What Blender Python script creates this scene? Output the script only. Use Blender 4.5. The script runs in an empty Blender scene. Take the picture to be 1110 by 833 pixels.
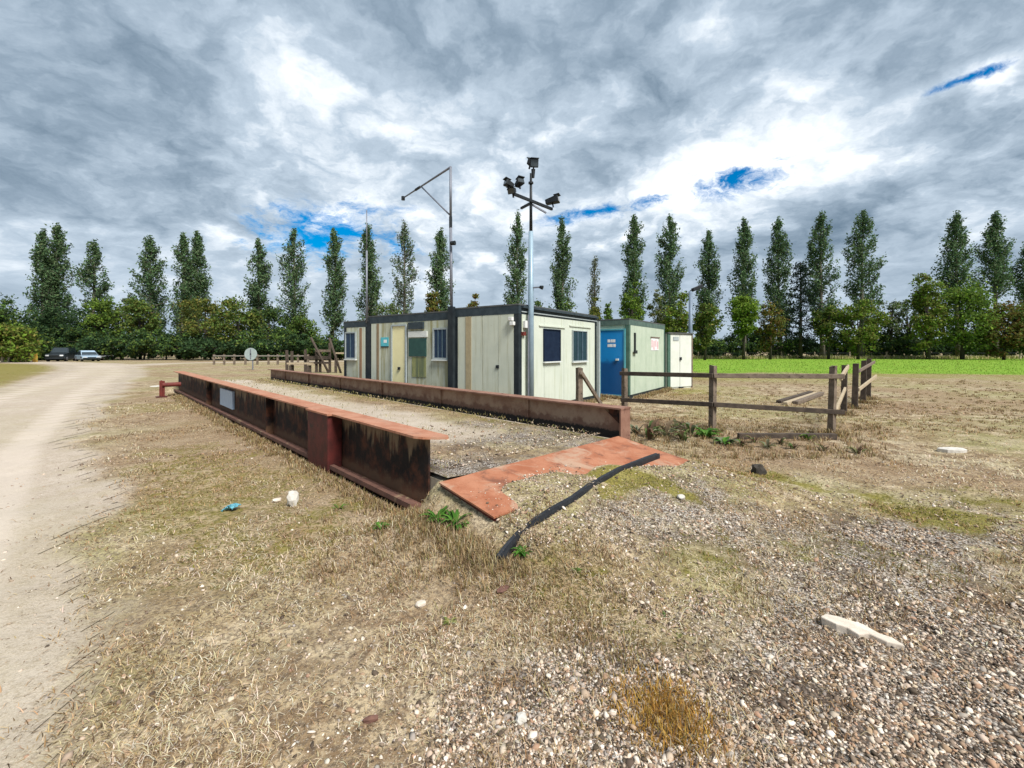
import bpy, math, random
import numpy as np
from mathutils import Vector, Matrix

SC = bpy.context.scene
COL = SC.collection
R = math.radians

# ------------------------------------------------------------------ camera
CAM_H, F, CX, CY, HOR = 1.55, 470.0, 555.0, 416.5, 379.0     # photograph pixels (1110 x 833)
cam_d = bpy.data.cameras.new('camera')
cam = bpy.data.objects.new('camera', cam_d); COL.objects.link(cam)
cam.location = (0, 0, CAM_H)
cam.rotation_euler = (math.pi / 2, 0, 0)
cam_d.shift_y = -(CY - HOR) / 1110.0
cam_d.sensor_width = 36.0
cam_d.lens = 36.0 * F / 1110.0
cam_d.clip_start = 0.05
cam_d.clip_end = 5000
SC.camera = cam

def ray(px, py):
    return Vector(((px - CX) / F, 1.0, (HOR - py) / F))

def gp(px, py, z=0.0):                 # pixel -> point on the level z
    r = ray(px, py); k = (z - CAM_H) / r.z
    return Vector((r.x * k, r.y * k, z))

def at(px, py, Y):                     # pixel -> point at the distance Y
    r = ray(px, py); k = Y / r.y
    return Vector((r.x * k, Y, CAM_H + r.z * k))

def wall_hit(px, py, P, D):            # pixel -> (run along wall D from P, height)
    r = ray(px, py)
    det = r.x * (-D[1]) + r.y * D[0]
    k = (P[0] * (-D[1]) + P[1] * D[0]) / det
    q = Vector((r.x * k, r.y * k))
    return (q.x - P[0]) * D[0] + (q.y - P[1]) * D[1], CAM_H + r.z * k

# ------------------------------------------------------------------ sun, sky, exposure
SUN_EL, SUN_AZ = R(50), R(142)          # azimuth from straight ahead (+Y) to the right
sun_dir = Vector((math.sin(SUN_AZ) * math.cos(SUN_EL), math.cos(SUN_AZ) * math.cos(SUN_EL), math.sin(SUN_EL)))
sl = bpy.data.lights.new('sun', 'SUN'); sl.energy = 1.5; sl.angle = R(20); sl.color = (1, .97, .93)
so = bpy.data.objects.new('sun', sl); COL.objects.link(so)
so.rotation_euler = sun_dir.to_track_quat('Z', 'Y').to_euler()
so.location = (20, 5, 30)
SC.view_settings.view_transform = 'Standard'
SC.view_settings.look = 'None'
SC.view_settings.exposure = 2.0
SC.view_settings.gamma = 1
SC.view_settings.use_curve_mapping = False
SC.cycles.use_denoising = True
SC.cycles.max_bounces = 6
SC.cycles.transparent_max_bounces = 8

class NT:                              # a small helper to wire nodes
    def __init__(s, tree): s.t = tree; s.n = tree.nodes; s.l = tree.links
    def add(s, kind, **kw):
        nd = s.n.new(kind)
        for k, v in kw.items():
            if k.startswith('i_'):
                key = k[2:]
                nd.inputs[int(key) if key.isdigit() else key.replace('_', ' ')].default_value = v
            else: setattr(nd, k, v)
        return nd
    def put(s, x, sock):
        if isinstance(x, (int, float)): sock.default_value = x
        elif isinstance(x, (tuple, list)):
            sock.default_value = tuple(x) + ((1,) if len(sock.default_value) == 4 and len(x) == 3 else ())
        else: s.l.new(x, sock)
    def math(s, op, a, b=0.0, c=None, clamp=False):
        nd = s.add('ShaderNodeMath', operation=op, use_clamp=clamp)
        s.put(a, nd.inputs[0]); s.put(b, nd.inputs[1])
        if c is not None: s.put(c, nd.inputs[2])
        return nd.outputs[0]
    def vm(s, op, a, b=(0, 0, 0)):
        nd = s.add('ShaderNodeVectorMath', operation=op)
        s.put(a, nd.inputs[0])
        if op == 'SCALE': s.put(b, nd.inputs['Scale'])
        else: s.put(b, nd.inputs[1])
        return nd.outputs['Value'] if op in ('DOT_PRODUCT', 'LENGTH') else nd.outputs[0]
    def mix(s, f, a, b, blend='MIX'):
        nd = s.add('ShaderNodeMix', data_type='RGBA', blend_type=blend)
        s.put(f, nd.inputs[0]); s.put(a, nd.inputs[6]); s.put(b, nd.inputs[7])
        return nd.outputs[2]
    def ss(s, x, lo, hi):
        nd = s.add('ShaderNodeMapRange', interpolation_type='SMOOTHSTEP')
        s.put(x, nd.inputs[0]); s.put(lo, nd.inputs[1]); s.put(hi, nd.inputs[2])
        return nd.outputs[0]
    def noise(s, vec, scale, detail=4, rough=.55, dist=0.0, col=False):
        nd = s.add('ShaderNodeTexNoise')
        if vec is not None: s.l.new(vec, nd.inputs['Vector'])
        nd.inputs['Scale'].default_value = scale; nd.inputs['Detail'].default_value = detail
        nd.inputs['Roughness'].default_value = rough; nd.inputs['Distortion'].default_value = dist
        return nd.outputs['Color' if col else 'Fac']
    def ramp(s, f, stops):
        nd = s.add('ShaderNodeValToRGB'); s.put(f, nd.inputs[0])
        e = nd.color_ramp.elements
        while len(e) < len(stops): e.new(.5)
        for k, (p, c) in enumerate(stops):
            e[k].position = p; e[k].color = tuple(c) + (1,)
        return nd.outputs[0]

def build_world():
    w = bpy.data.worlds.new('World'); SC.world = w; w.use_nodes = True
    N = NT(w.node_tree); N.n.clear()
    tc = N.add('ShaderNodeTexCoord').outputs['Generated']
    d = N.vm('NORMALIZE', tc)
    sep = N.add('ShaderNodeSeparateXYZ'); N.l.new(d, sep.inputs[0])
    zc = N.math('ADD', N.math('MAXIMUM', sep.outputs[2], 0.0), .28)
    cmb = N.add('ShaderNodeCombineXYZ')
    N.l.new(N.math('DIVIDE', sep.outputs[0], zc), cmb.inputs[0])
    N.l.new(N.math('DIVIDE', sep.outputs[1], zc), cmb.inputs[1])
    p = cmb.outputs[0]
    def P(px, py):
        r = ray(px, py).normalized(); k = max(r.z, 0) + .28
        return Vector((r.x / k, r.y / k))
    sky = N.add('ShaderNodeTexSky', sky_type='NISHITA', sun_disc=False, sun_elevation=SUN_EL, sun_rotation=SUN_AZ)
    blue = N.add('ShaderNodeHueSaturation', i_Saturation=1.9, i_Value=.36)
    N.l.new(sky.outputs[0], blue.inputs['Color'])
    warp = N.vm('SCALE', N.vm('SUBTRACT', N.noise(p, 2.2, 6, .6, col=True), (.5, .5, .5)), .42)
    pw = N.vm('ADD', p, warp)
    big = N.noise(N.vm('ADD', pw, (-14.1, -8.8, 0)), .62, 3, .5)
    mid = N.noise(pw, 2.3, 12, .60)
    fine = N.noise(pw, 9.0, 10, .64)
    puff = N.math('ABSOLUTE', N.math('SUBTRACT', N.math('MULTIPLY', N.noise(pw, 3.4, 9, .52), 2.0), 1.0))   # billowed edges
    b = N.math('ADD', N.math('MULTIPLY', big, .64), N.math('ADD', N.math('MULTIPLY', mid, .60), N.math('MULTIPLY', fine, .14)))
    b = N.math('ADD', b, N.math('SUBTRACT', N.math('MULTIPLY', puff, .30), .10))
    lowk = N.math('MULTIPLY', N.ss(sep.outputs[2], .26, .03), .72)          # the sheet evens out in the distance
    b = N.math('ADD', N.math('MULTIPLY', b, N.math('SUBTRACT', 1.0, lowk)), N.math('MULTIPLY', lowk, .69))
    # thin places in the cloud sheet, where the blue shows (cloud-plane ellipses)
    wid = None; gap = None
    nz = N.math('MULTIPLY', N.math('SUBTRACT', N.noise(pw, 7.0, 10, .68), .5), 3.4)
    for (x, y, ax, ay, bx, by) in ((360, 256, 100, 4, 2, 32), (800, 196, 84, -22, 6, 20), (640, 231, 60, -10, 2, 11),
                                   (703, 219, 30, -4, 2, 10), (1040, 88, 66, -24, 2, 6), (-180, 220, 90, 10, 0, 25)):
        c = P(x, y); A = P(x + ax, y + ay) - c; B = P(x + bx, y + by) - c
        det = A.x * B.y - A.y * B.x
        q = N.vm('SUBTRACT', p, (c.x, c.y, 0))
        u = N.vm('DOT_PRODUCT', q, (B.y / det, -B.x / det, 0)); v = N.vm('DOT_PRODUCT', q, (-A.y / det, A.x / det, 0))
        r = N.math('SQRT', N.math('ADD', N.math('MULTIPLY', u, u), N.math('MULTIPLY', v, v)))
        g = N.math('SUBTRACT', 1.0, r)
        gap = g if gap is None else N.math('MAXIMUM', gap, g)
        wd = N.math('SUBTRACT', 1.0, N.math('MULTIPLY', r, .26), clamp=True)
        wid = wd if wid is None else N.math('MAXIMUM', wid, wd)
    gapm = N.ss(N.math('ADD', gap, nz), .0, 1.0)
    rnd = N.ss(N.noise(N.vm('ADD', pw, (31, 7, 0)), .8, 6, .6), .72, .82)   # other breaks in the cloud
    gapm = N.math('MAXIMUM', gapm, rnd)
    b = N.math('ADD', b, N.math('MULTIPLY', wid, .19))
    cl = N.ramp(b, ((.50, (.095, .140, .190)), (.605, (.185, .240, .300)), (.71, (.315, .378, .445)), (.805, (.56, .60, .64)), (.90, (.84, .84, .84))))
    cl10 = N.vm('SCALE', cl, 4.4)
    col = N.mix(gapm, cl10, blue.outputs[0])
    bg = N.add('ShaderNodeBackground', i_Strength=.10); N.l.new(col, bg.inputs[0])
    out = N.add('ShaderNodeOutputWorld'); N.l.new(bg.outputs[0], out.inputs[0])
build_world()

# ------------------------------------------------------------------ numpy noise
def _hash(ix, iy, seed):
    h = (ix * 374761393 + iy * 668265263 + seed * 1442695041) & 0xFFFFFFFF
    h = ((h ^ (h >> 13)) * 1274126177) & 0xFFFFFFFF
    return ((h ^ (h >> 16)) & 0xFFFF) / 65535.0
def vnoise(x, y, seed=0):
    x = np.asarray(x, float); y = np.asarray(y, float)
    ix = np.floor(x).astype(np.int64); iy = np.floor(y).astype(np.int64)
    fx = x - ix; fy = y - iy
    fx = fx * fx * (3 - 2 * fx); fy = fy * fy * (3 - 2 * fy)
    a = _hash(ix, iy, seed); b = _hash(ix + 1, iy, seed); c = _hash(ix, iy + 1, seed); d = _hash(ix + 1, iy + 1, seed)
    return (a * (1 - fx) + b * fx) * (1 - fy) + (c * (1 - fx) + d * fx) * fy
def fbm(x, y, seed=0, o=4):
    s = 0; a = .5
    for k in range(o):
        s = s + a * vnoise(x * 2 ** k, y * 2 ** k, seed + k); a *= .5
    return s / (1 - .5 ** o)
def sstep(x, lo, hi):
    t = np.clip((x - lo) / (hi - lo), 0, 1); return t * t * (3 - 2 * t)

# ------------------------------------------------------------------ layout of the place
WO = Vector((-.90, 4.03)); WD = Vector((-.6955, .7185)); WN = Vector((.7185, .6955))   # weighbridge corner, run, width
def W(s, t, z): return Vector((WO.x + WD.x * s + WN.x * t, WO.y + WD.y * s + WN.y * t, z))
DECK = .36
TRACK = [(1.6, -3.2), (-2.55, .55), (-8.3, 6.2), (-15.2, 13.9), (-24.6, 25.5), (-35, 37), (-45, 46), (-58, 52.5), (-80, 58)]
TRACK2 = [(-36, 39), (-38, 48), (-31, 55), (-15, 60), (5, 62)]

def seg_dist(x, y, pts):
    best = np.full(np.shape(x), 1e9)
    for (ax, ay), (bx, by) in zip(pts[:-1], pts[1:]):
        dx, dy = bx - ax, by - ay
        t = np.clip(((x - ax) * dx + (y - ay) * dy) / (dx * dx + dy * dy), 0, 1)
        best = np.minimum(best, np.hypot(x - ax - t * dx, y - ay - t * dy))
    return best
def track_mask(x, y):
    n = fbm(x * .7, y * .7, 3) - .5
    d = seg_dist(x, y, TRACK) + n * 1.3
    far = np.clip((np.hypot(x, y) - 25) / 25, 0, 1)
    far = far * .9 + .5 * sstep(np.hypot(x, y), 14, 28)
    m = 1 - sstep(d, 1.2 + far * .6, 2.15 + far * .8)
    d2 = seg_dist(x, y, TRACK2) + n * 1.3
    return np.maximum(m, 1 - sstep(d2, 1.3, 2.6))
def gravel_mask(x, y):
    n = fbm(x * 1.1, y * 1.1, 11) - .5
    a = np.exp(-((x - 2.3) / 1.75) ** 2 - ((y - 1.5) / 1.35) ** 2) * 1.25
    b = .62 * np.exp(-((x - 2.6) / 2.6) ** 2 - ((y - 3.7) / 1.2) ** 2)
    c = .55 * np.exp(-((x - .3) / .6) ** 2 - ((y - 1.7) / .5) ** 2)
    return np.clip(a + b + c + n * 1.1 - .12, 0, 1)
MOSS = [(690, 542, .62, 1.1), (655, 513, .35, 1.1), (840, 522, .5, 1.0), (790, 518, .4, .8), (1000, 556, .55, 1.0), (760, 612, .40, .55), (600, 650, .5, .5),
        (420, 570, .35, .6), (380, 550, .3, .6), (300, 545, .5, .5), (220, 500, .8, .5), (230, 600, .6, .4), (1060, 545, .5, .6), (940, 600, .5, .45), (20, 412, 4.0, .7), (60, 404, 5.0, .6), (745, 425, 1.6, .7), (640, 720, .35, .6), (690, 690, .3, .5)]
MOSSW = [(gp(a, b), r, k) for a, b, r, k in MOSS]
def moss_mask(x, y):
    n = fbm(x * 2.3, y * 2.3, 21) - .5
    m = np.zeros(np.shape(x))
    for p, r, k in MOSSW:
        m = np.maximum(m, k * (1 - sstep(np.hypot(x - p.x, y - p.y) + n * 2.6 * r, r * .3, r * 1.25)))
    lv = (x + 18.7) * (-.75) + (y - 15.8) * (-.66) + n * 3 + 1.6
    m = np.maximum(m, .80 * sstep(lv, .0, 1.6) * sstep(y, 6, 10) * (1 - sstep(y, 46, 52)))
    m = np.maximum(m, .62 * sstep(y, 13, 26) * sstep(x, 5, 9) * (1 - sstep(y, 40, 60)) * (.55 + fbm(x * .5, y * .5, 27) * .9))
    m = np.maximum(m, .55 * sstep(fbm(x * .45, y * .45, 25), .58, .72) * (1 - sstep(y, 8, 40)))
    return np.clip(m, 0, 1)
def field_mask(x, y):
    n = fbm(x * .3, y * .3, 31) - .5
    edge = 27.5 - .17 * (x - 12) + n * 3 + 4 * np.clip((14 - x) / 10, 0, 3)
    return sstep(y + (fbm(x * .9, y * .9, 33) - .5) * 7, edge - 1, edge + 6) * sstep(x, 4, 12) * (1 - sstep(y, 76, 79))
def ground_h(x, y):
    x = np.asarray(x, float); y = np.asarray(y, float)
    near = 1 - sstep(np.hypot(x, y), 14, 30)
    h = (fbm(x * .55, y * .55, 41) - .5) * .10 + (fbm(x * 2.3, y * 2.3, 43) - .5) * .05
    h = h + (fbm(x * 8, y * 8, 45, 3) - .5) * .022 * (1 - track_mask(x, y) * .7)
    h = h - .028 * np.exp(-((seg_dist(x, y, TRACK) - .85) / .26) ** 2) * (.5 + fbm(x * 1.3, y * 1.3, 47))
    h = h * near
    s = (x - WO.x) * WD.x + (y - WO.y) * WD.y; t = (x - WO.x) * WN.x + (y - WO.y) * WN.y
    # aprons of gravel banked up to both ends of the weighbridge
    for sgn, s0 in ((-1, -.28), (1, 16.6)):
        L = sgn * (s - s0)
        plate = .365 - .15 * L
        L0 = .62 + .40 * sstep(t, 2.25, 2.9) - .12 * sstep(t, .9, 1.4) * (1 - sstep(t, 1.9, 2.3)); cover = -.035 + .055 * sstep(L, L0, L0 + .28) + .085 * np.exp(-((L - .62) / .30) ** 4 - ((t - .86) / .50) ** 4) + .06 * np.exp(-((L - .62) / .18) ** 2 - ((t - 1.75) / .30) ** 2)
        prof = np.where(L < 1.0, plate + cover, .23 * (1 - sstep(L, .75, 2.5)) / (1 - sstep(1.0, .75, 2.5)))
        prof = np.maximum(prof, 0) * sstep(L, -.3, -.1)
        tin = sstep(t, -.06, .14) * (1 - sstep(t, 2.95, 3.7))
        low = np.clip(sstep(L, -.5, 0) * (1 - sstep(L, .8, 2.2)), 0, 1) * .12 * sstep(t, -.9, -.1) * (1 - sstep(t, -.06, .14))
        ap = prof * tin + low
        h = h * (1 - .6 * np.clip(ap * 8, 0, 1)) + ap
    inside = sstep(s, -.12, .02) * (1 - sstep(s, 16.3, 16.5)) * sstep(t, .05, .12) * (1 - sstep(t, 3.1, 3.2))
    along = sstep(s, -.1, .5) * (1 - sstep(s, 16.4, 16.8)) * sstep(t, -.6, -.1) * (1 - sstep(t, 3.5, 3.9))
    return h * (1 - inside) * (1 - .75 * along) - .12 * inside

def gz(x, y): return float(ground_h(np.array([x]), np.array([y]))[0])
def gpt(px, py):                        # pixel -> point on the uneven ground
    z = 0.0
    for _ in range(14):
        p = gp(px, py, z); z = .5 * z + .5 * gz(p.x, p.y)
    return Vector((p.x, p.y, gz(p.x, p.y)))

# ------------------------------------------------------------------ object helpers
def wloc(o):
    v = Vector((0, 0, 0))
    while o is not None:
        v += o.location; o = o.parent
    return v
def tag(o, label=None, cat=None, group=None, kind=None):
    if label: o['label'] = label
    if cat: o['category'] = cat
    if group: o['group'] = group
    if kind: o['kind'] = kind
    return o
def empty(name, loc, label, cat, group=None):
    o = bpy.data.objects.new(name, None); COL.objects.link(o)
    o.location = loc; o.empty_display_size = .2
    return tag(o, label, cat, group)

class MB:
    """collects geometry in world coordinates"""
    def __init__(s): s.v = []; s.f = []
    def add(s, vs, fs):
        b = len(s.v); s.v += [Vector(q) for q in vs]; s.f += [tuple(i + b for i in f) for f in fs]; return s
    def hexa(s, q):                     # 8 corners: bottom ring then top ring
        return s.add(q, [(3, 2, 1, 0), (4, 5, 6, 7), (0, 1, 5, 4), (1, 2, 6, 5), (2, 3, 7, 6), (3, 0, 4, 7)])
    def box(s, c, ax, ay, az):          # centre and three half-vectors
        c, ax, ay, az = Vector(c), Vector(ax), Vector(ay), Vector(az)
        return s.hexa([c - ax - ay - az, c + ax - ay - az, c + ax + ay - az, c - ax + ay - az,
                       c - ax - ay + az, c + ax - ay + az, c + ax + ay + az, c - ax + ay + az])
    def span(s, P, D, E, a0, a1, b0, b1, z0, z1):   # box in the frame P + D*a + E*b
        f = lambda a, b, z: Vector((P[0] + D[0] * a + E[0] * b, P[1] + D[1] * a + E[1] * b, z))
        if D[0] * E[1] - D[1] * E[0] < 0:
            b0, b1 = b1, b0
        return s.hexa([f(a0, b0, z0), f(a1, b0, z0), f(a1, b1, z0), f(a0, b1, z0), f(a0, b0, z1), f(a1, b0, z1), f(a1, b1, z1), f(a0, b1, z1)])
    def tube(s, pts, rad, n=10, cap=True):
        pts = [Vector(p) for p in pts]
        if not isinstance(rad, (list, tuple)): rad = [rad] * len(pts)
        b = len(s.v); prev = None
        for i, p in enumerate(pts):
            t = (pts[min(i + 1, len(pts) - 1)] - pts[max(i - 1, 0)]).normalized()
            if prev is None: prev = t.orthogonal().normalized()
            u = (prev - t * prev.dot(t)).normalized(); prev = u; w = t.cross(u)
            for k in range(n):
                a = 2 * math.pi * k / n
                s.v.append(p + (u * math.cos(a) + w * math.sin(a)) * rad[i])
        for i in range(len(pts) - 1):
            for k in range(n):
                s.f.append((b + i * n + k, b + i * n + (k + 1) % n, b + (i + 1) * n + (k + 1) % n, b + (i + 1) * n + k))
        if cap:
            s.f.append(tuple(b + k for k in reversed(range(n))))
            s.f.append(tuple(b + (len(pts) - 1) * n + k for k in range(n)))
        return s
    def beam(s, p, q, w, h, up=(0, 0, 1)):          # rectangular bar from p to q
        p, q = Vector(p), Vector(q); t = (q - p); L = t.length; t.normalize()
        side = t.cross(Vector(up)).normalized(); u2 = side.cross(t)
        return s.box((p + q) / 2, t * (L / 2), side * (w / 2), u2 * (h / 2))
    def build(s, name, mat, parent=None, loc=None, smooth=False, bevel=0):
        off = wloc(parent) + (Vector(loc) if loc is not None else Vector((0, 0, 0)))
        me = bpy.data.meshes.new(name)
        me.from_pydata([tuple(v - off) for v in s.v], [], s.f); me.validate()
        o = bpy.data.objects.new(name, me); COL.objects.link(o)
        if loc is not None: o.location = loc
        o.parent = parent
        if mat: me.materials.append(mat)
        if smooth: me.polygons.foreach_set('use_smooth', [True] * len(me.polygons))
        if bevel:
            m = o.modifiers.new('bevel', 'BEVEL'); m.width = bevel; m.segments = 2; m.limit_method = 'ANGLE'
        return o

def np_mesh(name, verts, faces, mat, col=None, smooth=False):   # verts (n,3); faces (m,k); col per vertex
    me = bpy.data.meshes.new(name)
    n, (m, k) = len(verts), faces.shape
    me.vertices.add(n); me.vertices.foreach_set('co', np.ascontiguousarray(verts, np.float32).ravel())
    me.loops.add(m * k); me.loops.foreach_set('vertex_index', np.ascontiguousarray(faces, np.int32).ravel())
    me.polygons.add(m); me.polygons.foreach_set('loop_start', np.arange(0, m * k, k, dtype=np.int32))
    me.polygons.foreach_set('loop_total', np.full(m, k, np.int32))
    if smooth: me.polygons.foreach_set('use_smooth', np.ones(m, bool))
    if col is not None:
        a = me.color_attributes.new('tint', 'FLOAT_COLOR', 'POINT')
        c = np.ones((n, 4), np.float32); c[:, :3] = col; a.data.foreach_set('color', c.ravel())
    me.update(calc_edges=True)
    if mat: me.materials.append(mat)
    return me
def link(name, me, loc=(0, 0, 0), parent=None):
    o = bpy.data.objects.new(name, me); COL.objects.link(o); o.location = loc; o.parent = parent; return o

# ------------------------------------------------------------------ materials
def new_mat(name):
    m = bpy.data.materials.new(name); m.use_nodes = True
    N = NT(m.node_tree); N.n.clear()
    out = N.add('ShaderNodeOutputMaterial'); bs = N.add('ShaderNodeBsdfPrincipled')
    N.l.new(bs.outputs[0], out.inputs[0])
    pos = N.add('ShaderNodeNewGeometry').outputs['Position']
    return m, N, bs, pos, out
def bumped(N, bs, h, strength=.4, dist=.02):
    b = N.add('ShaderNodeBump', i_Strength=strength, i_Distance=dist); N.l.new(h, b.inputs['Height']); N.l.new(b.outputs[0], bs.inputs['Normal'])
def weathered(name, c1, c2, scale=6, rough=.7, metal=0, bump=.25, dust=None, spots=None, spot_lv=(.62, .70), spot_sc=4, streak=None, streak_lv=(.58, .72), fine=60, spec=.3):
    m, N, bs, pos, _ = new_mat(name)
    n = N.noise(pos, scale, 7, .6)
    f = N.noise(pos, fine, 4, .6)
    col = N.mix(N.ss(N.math('ADD', N.math('MULTIPLY', n, .75), N.math('MULTIPLY', f, .25)), .35, .65), c1, c2)
    if streak:                          # rain streaks running down
        mp = N.add('ShaderNodeMapping'); mp.inputs['Scale'].default_value = (9, 9, .55); N.l.new(pos, mp.inputs[0])
        st = N.noise(mp.outputs[0], 1.0, 6, .6)
        col = N.mix(N.math('MULTIPLY', N.ss(st, *streak_lv), .8), col, streak)
    if spots:
        sp = N.noise(pos, spot_sc, 9, .68, .4)
        col = N.mix(N.ss(sp, *spot_lv), col, spots)
    if dust:
        col = N.mix(N.math('MULTIPLY', N.ss(N.noise(pos, 2.2, 8, .66, .6), .50, .64), .8), col, dust)
        sc_ = N.add('ShaderNodeMapping'); sc_.inputs['Rotation'].default_value = (0, 0, R(44)); sc_.inputs['Scale'].default_value = (3, 60, 3); N.l.new(pos, sc_.inputs[0])
        col = N.mix(N.math('MULTIPLY', N.ss(N.noise(sc_.outputs[0], 1.0, 4, .6), .60, .70), .5), col, tuple(k * .45 for k in c1))
    N.l.new(col, bs.inputs['Base Color'])
    bs.inputs['Roughness'].default_value = rough; bs.inputs['Metallic'].default_value = metal
    bs.inputs['Specular IOR Level'].default_value = spec
    bumped(N, bs, N.math('ADD', n, N.math('MULTIPLY', f, .4)), bump, .01)
    return m
def tint_mat(name, mul=(1, 1, 1), rough=.85, transl=0.0, spec=.15):
    m, N, bs, pos, out = new_mat(name)
    a = N.add('ShaderNodeVertexColor', layer_name='tint').outputs[0]
    c = N.mix(1.0, a, mul, 'MULTIPLY')
    N.l.new(c, bs.inputs['Base Color']); bs.inputs['Roughness'].default_value = rough
    bs.inputs['Specular IOR Level'].default_value = spec
    if transl:
        tr = N.add('ShaderNodeBsdfTranslucent'); N.l.new(c, tr.inputs[0])
        mx = N.add('ShaderNodeMixShader', i_0=transl)
        N.l.new(bs.outputs[0], mx.inputs[1]); N.l.new(tr.outputs[0], mx.inputs[2]); N.l.new(mx.outputs[0], out.inputs[0])
    return m
def plain(name, c, rough=.5, metal=0, spec=.4):
    return weathered(name, c, tuple(k * .8 for k in c), 9, rough, metal, .1, spec=spec)

MT = {}
MT['rust_top'] = weathered('rust_top', (.33, .13, .070), (.43, .215, .135), 5, .8, 0, .35, dust=(.36, .21, .14), spots=(.26, .10, .06), spot_lv=(.60, .68), spot_sc=9)
MT['rust_plate'] = weathered('rust_plate', (.28, .095, .045), (.38, .165, .092), 4, .85, 0, .4, dust=(.38, .26, .18), spots=(.17, .070, .042), spot_lv=(.52, .68), spot_sc=5)
MT['rust_brown'] = weathered('rust_brown', (.19, .095, .065), (.27, .15, .105), 5, .8, 0, .3, spots=(.12, .055, .04), spot_lv=(.56, .66), spot_sc=9)
MT['rust_red'] = weathered('rust_red', (.10, .018, .015), (.05, .012, .010), 7, .6, 0, .25, spots=(.03, .012, .01), spot_lv=(.55, .65))
MT['bright_red'] = weathered('bright_red', (.17, .030, .022), (.10, .020, .015), 9, .6, 0, .2, spots=(.10, .03, .02), spot_lv=(.6, .7))
MT['bottom_flange'] = weathered('bottom_flange', (.17, .085, .06), (.10, .05, .038), 6, .85, 0, .3, spots=(.26, .18, .11), spot_lv=(.56, .68), spot_sc=3)
def web_outer():
    m, N, bs, pos, _ = new_mat('web_outer_black')
    n = N.noise(pos, 5, 8, .65); f = N.noise(pos, 30, 5, .6)
    mp = N.add('ShaderNodeMapping'); mp.inputs['Scale'].default_value = (6, 6, 1.3); N.l.new(pos, mp.inputs[0])
    st = N.noise(mp.outputs[0], 1.0, 7, .62)
    sp = N.add('ShaderNodeSeparateXYZ'); N.l.new(pos, sp.inputs[0])
    col = N.mix(N.ss(n, .42, .66), (.013, .010, .010), (.085, .032, .018))
    hi = N.ss(N.math('ADD', sp.outputs[2], N.math('MULTIPLY', N.math('SUBTRACT', st, .5), 1.15)), .54, .70)   # flaking paint at the head of the web
    col = N.mix(N.math('MULTIPLY', hi, .85), col, N.mix(f, (.27, .20, .12), (.16, .11, .075)))
    lo = N.ss(N.math('ADD', sp.outputs[2], N.math('MULTIPLY', N.math('SUBTRACT', n, .5), .5)), .24, .12)
    col = N.mix(N.math('MULTIPLY', lo, .55), col, (.20, .11, .06))
    N.l.new(col, bs.inputs['Base Color']); bs.inputs['Roughness'].default_value = .75; bs.inputs['Specular IOR Level'].default_value = .2
    bumped(N, bs, N.math('ADD', n, f), .3, .01); return m
MT['web_outer'] = web_outer()
def web_inner():
    m, N, bs, pos, _ = new_mat('web_inner_brown')
    n = N.noise(pos, 4, 8, .65); f = N.noise(pos, 26, 5, .6)
    sp = N.add('ShaderNodeSeparateXYZ'); N.l.new(pos, sp.inputs[0])
    col = N.mix(N.ss(n, .38, .62), (.26, .15, .10), (.36, .245, .17))
    col = N.mix(N.ss(f, .62, .74), col, (.15, .08, .055))
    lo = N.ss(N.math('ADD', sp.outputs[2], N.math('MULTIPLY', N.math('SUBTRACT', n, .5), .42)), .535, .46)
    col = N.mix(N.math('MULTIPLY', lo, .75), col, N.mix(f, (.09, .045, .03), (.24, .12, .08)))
    gr = N.ss(N.math('ADD', sp.outputs[2], N.math('MULTIPLY', N.math('SUBTRACT', f, .5), .10)), .425, .385)  # dark shadow along the foot of the web, painted into the colour
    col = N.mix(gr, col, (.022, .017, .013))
    N.l.new(col, bs.inputs['Base Color']); bs.inputs['Roughness'].default_value = .85
    bumped(N, bs, N.math('ADD', n, f), .3, .01); return m
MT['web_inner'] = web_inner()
MT['concrete'] = weathered('concrete', (.40, .34, .26), (.28, .23, .17), 8, .9, 0, .5, spots=(.16, .11, .07), spot_lv=(.58, .7), spot_sc=5)
MT['slab'] = weathered('slab', (.62, .55, .46), (.50, .43, .35), 14, .9, 0, .5)
MT['chalk'] = weathered('chalk', (.60, .57, .51), (.42, .39, .34), 12, .9, 0, .5)
MT['cream'] = weathered('cabin_cream', (.56, .585, .48), (.50, .53, .435), 2.2, .5, 0, .08, spots=(.30, .25, .15), spot_lv=(.70, .76), spot_sc=9, streak=(.36, .36, .24), streak_lv=(.50, .74))
MT['cream_dirty'] = weathered('cabin_cream_dirty', (.49, .515, .42), (.39, .41, .315), 3, .6, 0, .12, spots=(.17, .12, .07), spot_lv=(.66, .73), spot_sc=6, streak=(.27, .25, .11), streak_lv=(.46, .66))
MT['pale'] = weathered('cabin_pale', (.57, .605, .515), (.52, .56, .47), 2.0, .5, 0, .06, streak=(.40, .43, .30), streak_lv=(.50, .74))
MT['locker_white'] = weathered('locker_white', (.64, .65, .59), (.57, .59, .52), 2.2, .5, 0, .06, spots=(.34, .28, .18), spot_lv=(.70, .78), spot_sc=7, streak=(.55, .55, .44), streak_lv=(.54, .78))
MT['greenish'] = weathered('cabin_greenish', (.47, .53, .42), (.40, .47, .36), 2.5, .5, 0, .08, streak=(.30, .38, .27), streak_lv=(.50, .76))
MT['fascia'] = weathered('fascia_charcoal', (.020, .032, .040), (.042, .058, .068), 5, .6, 0, .2, spots=(.09, .11, .11), spot_lv=(.66, .74), spot_sc=11)
MT['fascia_green'] = weathered('fascia_green', (.06, .10, .085), (.10, .15, .125), 5, .6, 0, .2, spots=(.2, .24, .19), spot_lv=(.66, .74), spot_sc=9)
MT['post_black'] = weathered('post_black', (.010, .015, .019), (.022, .029, .033), 6, .55, 0, .15)
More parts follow.
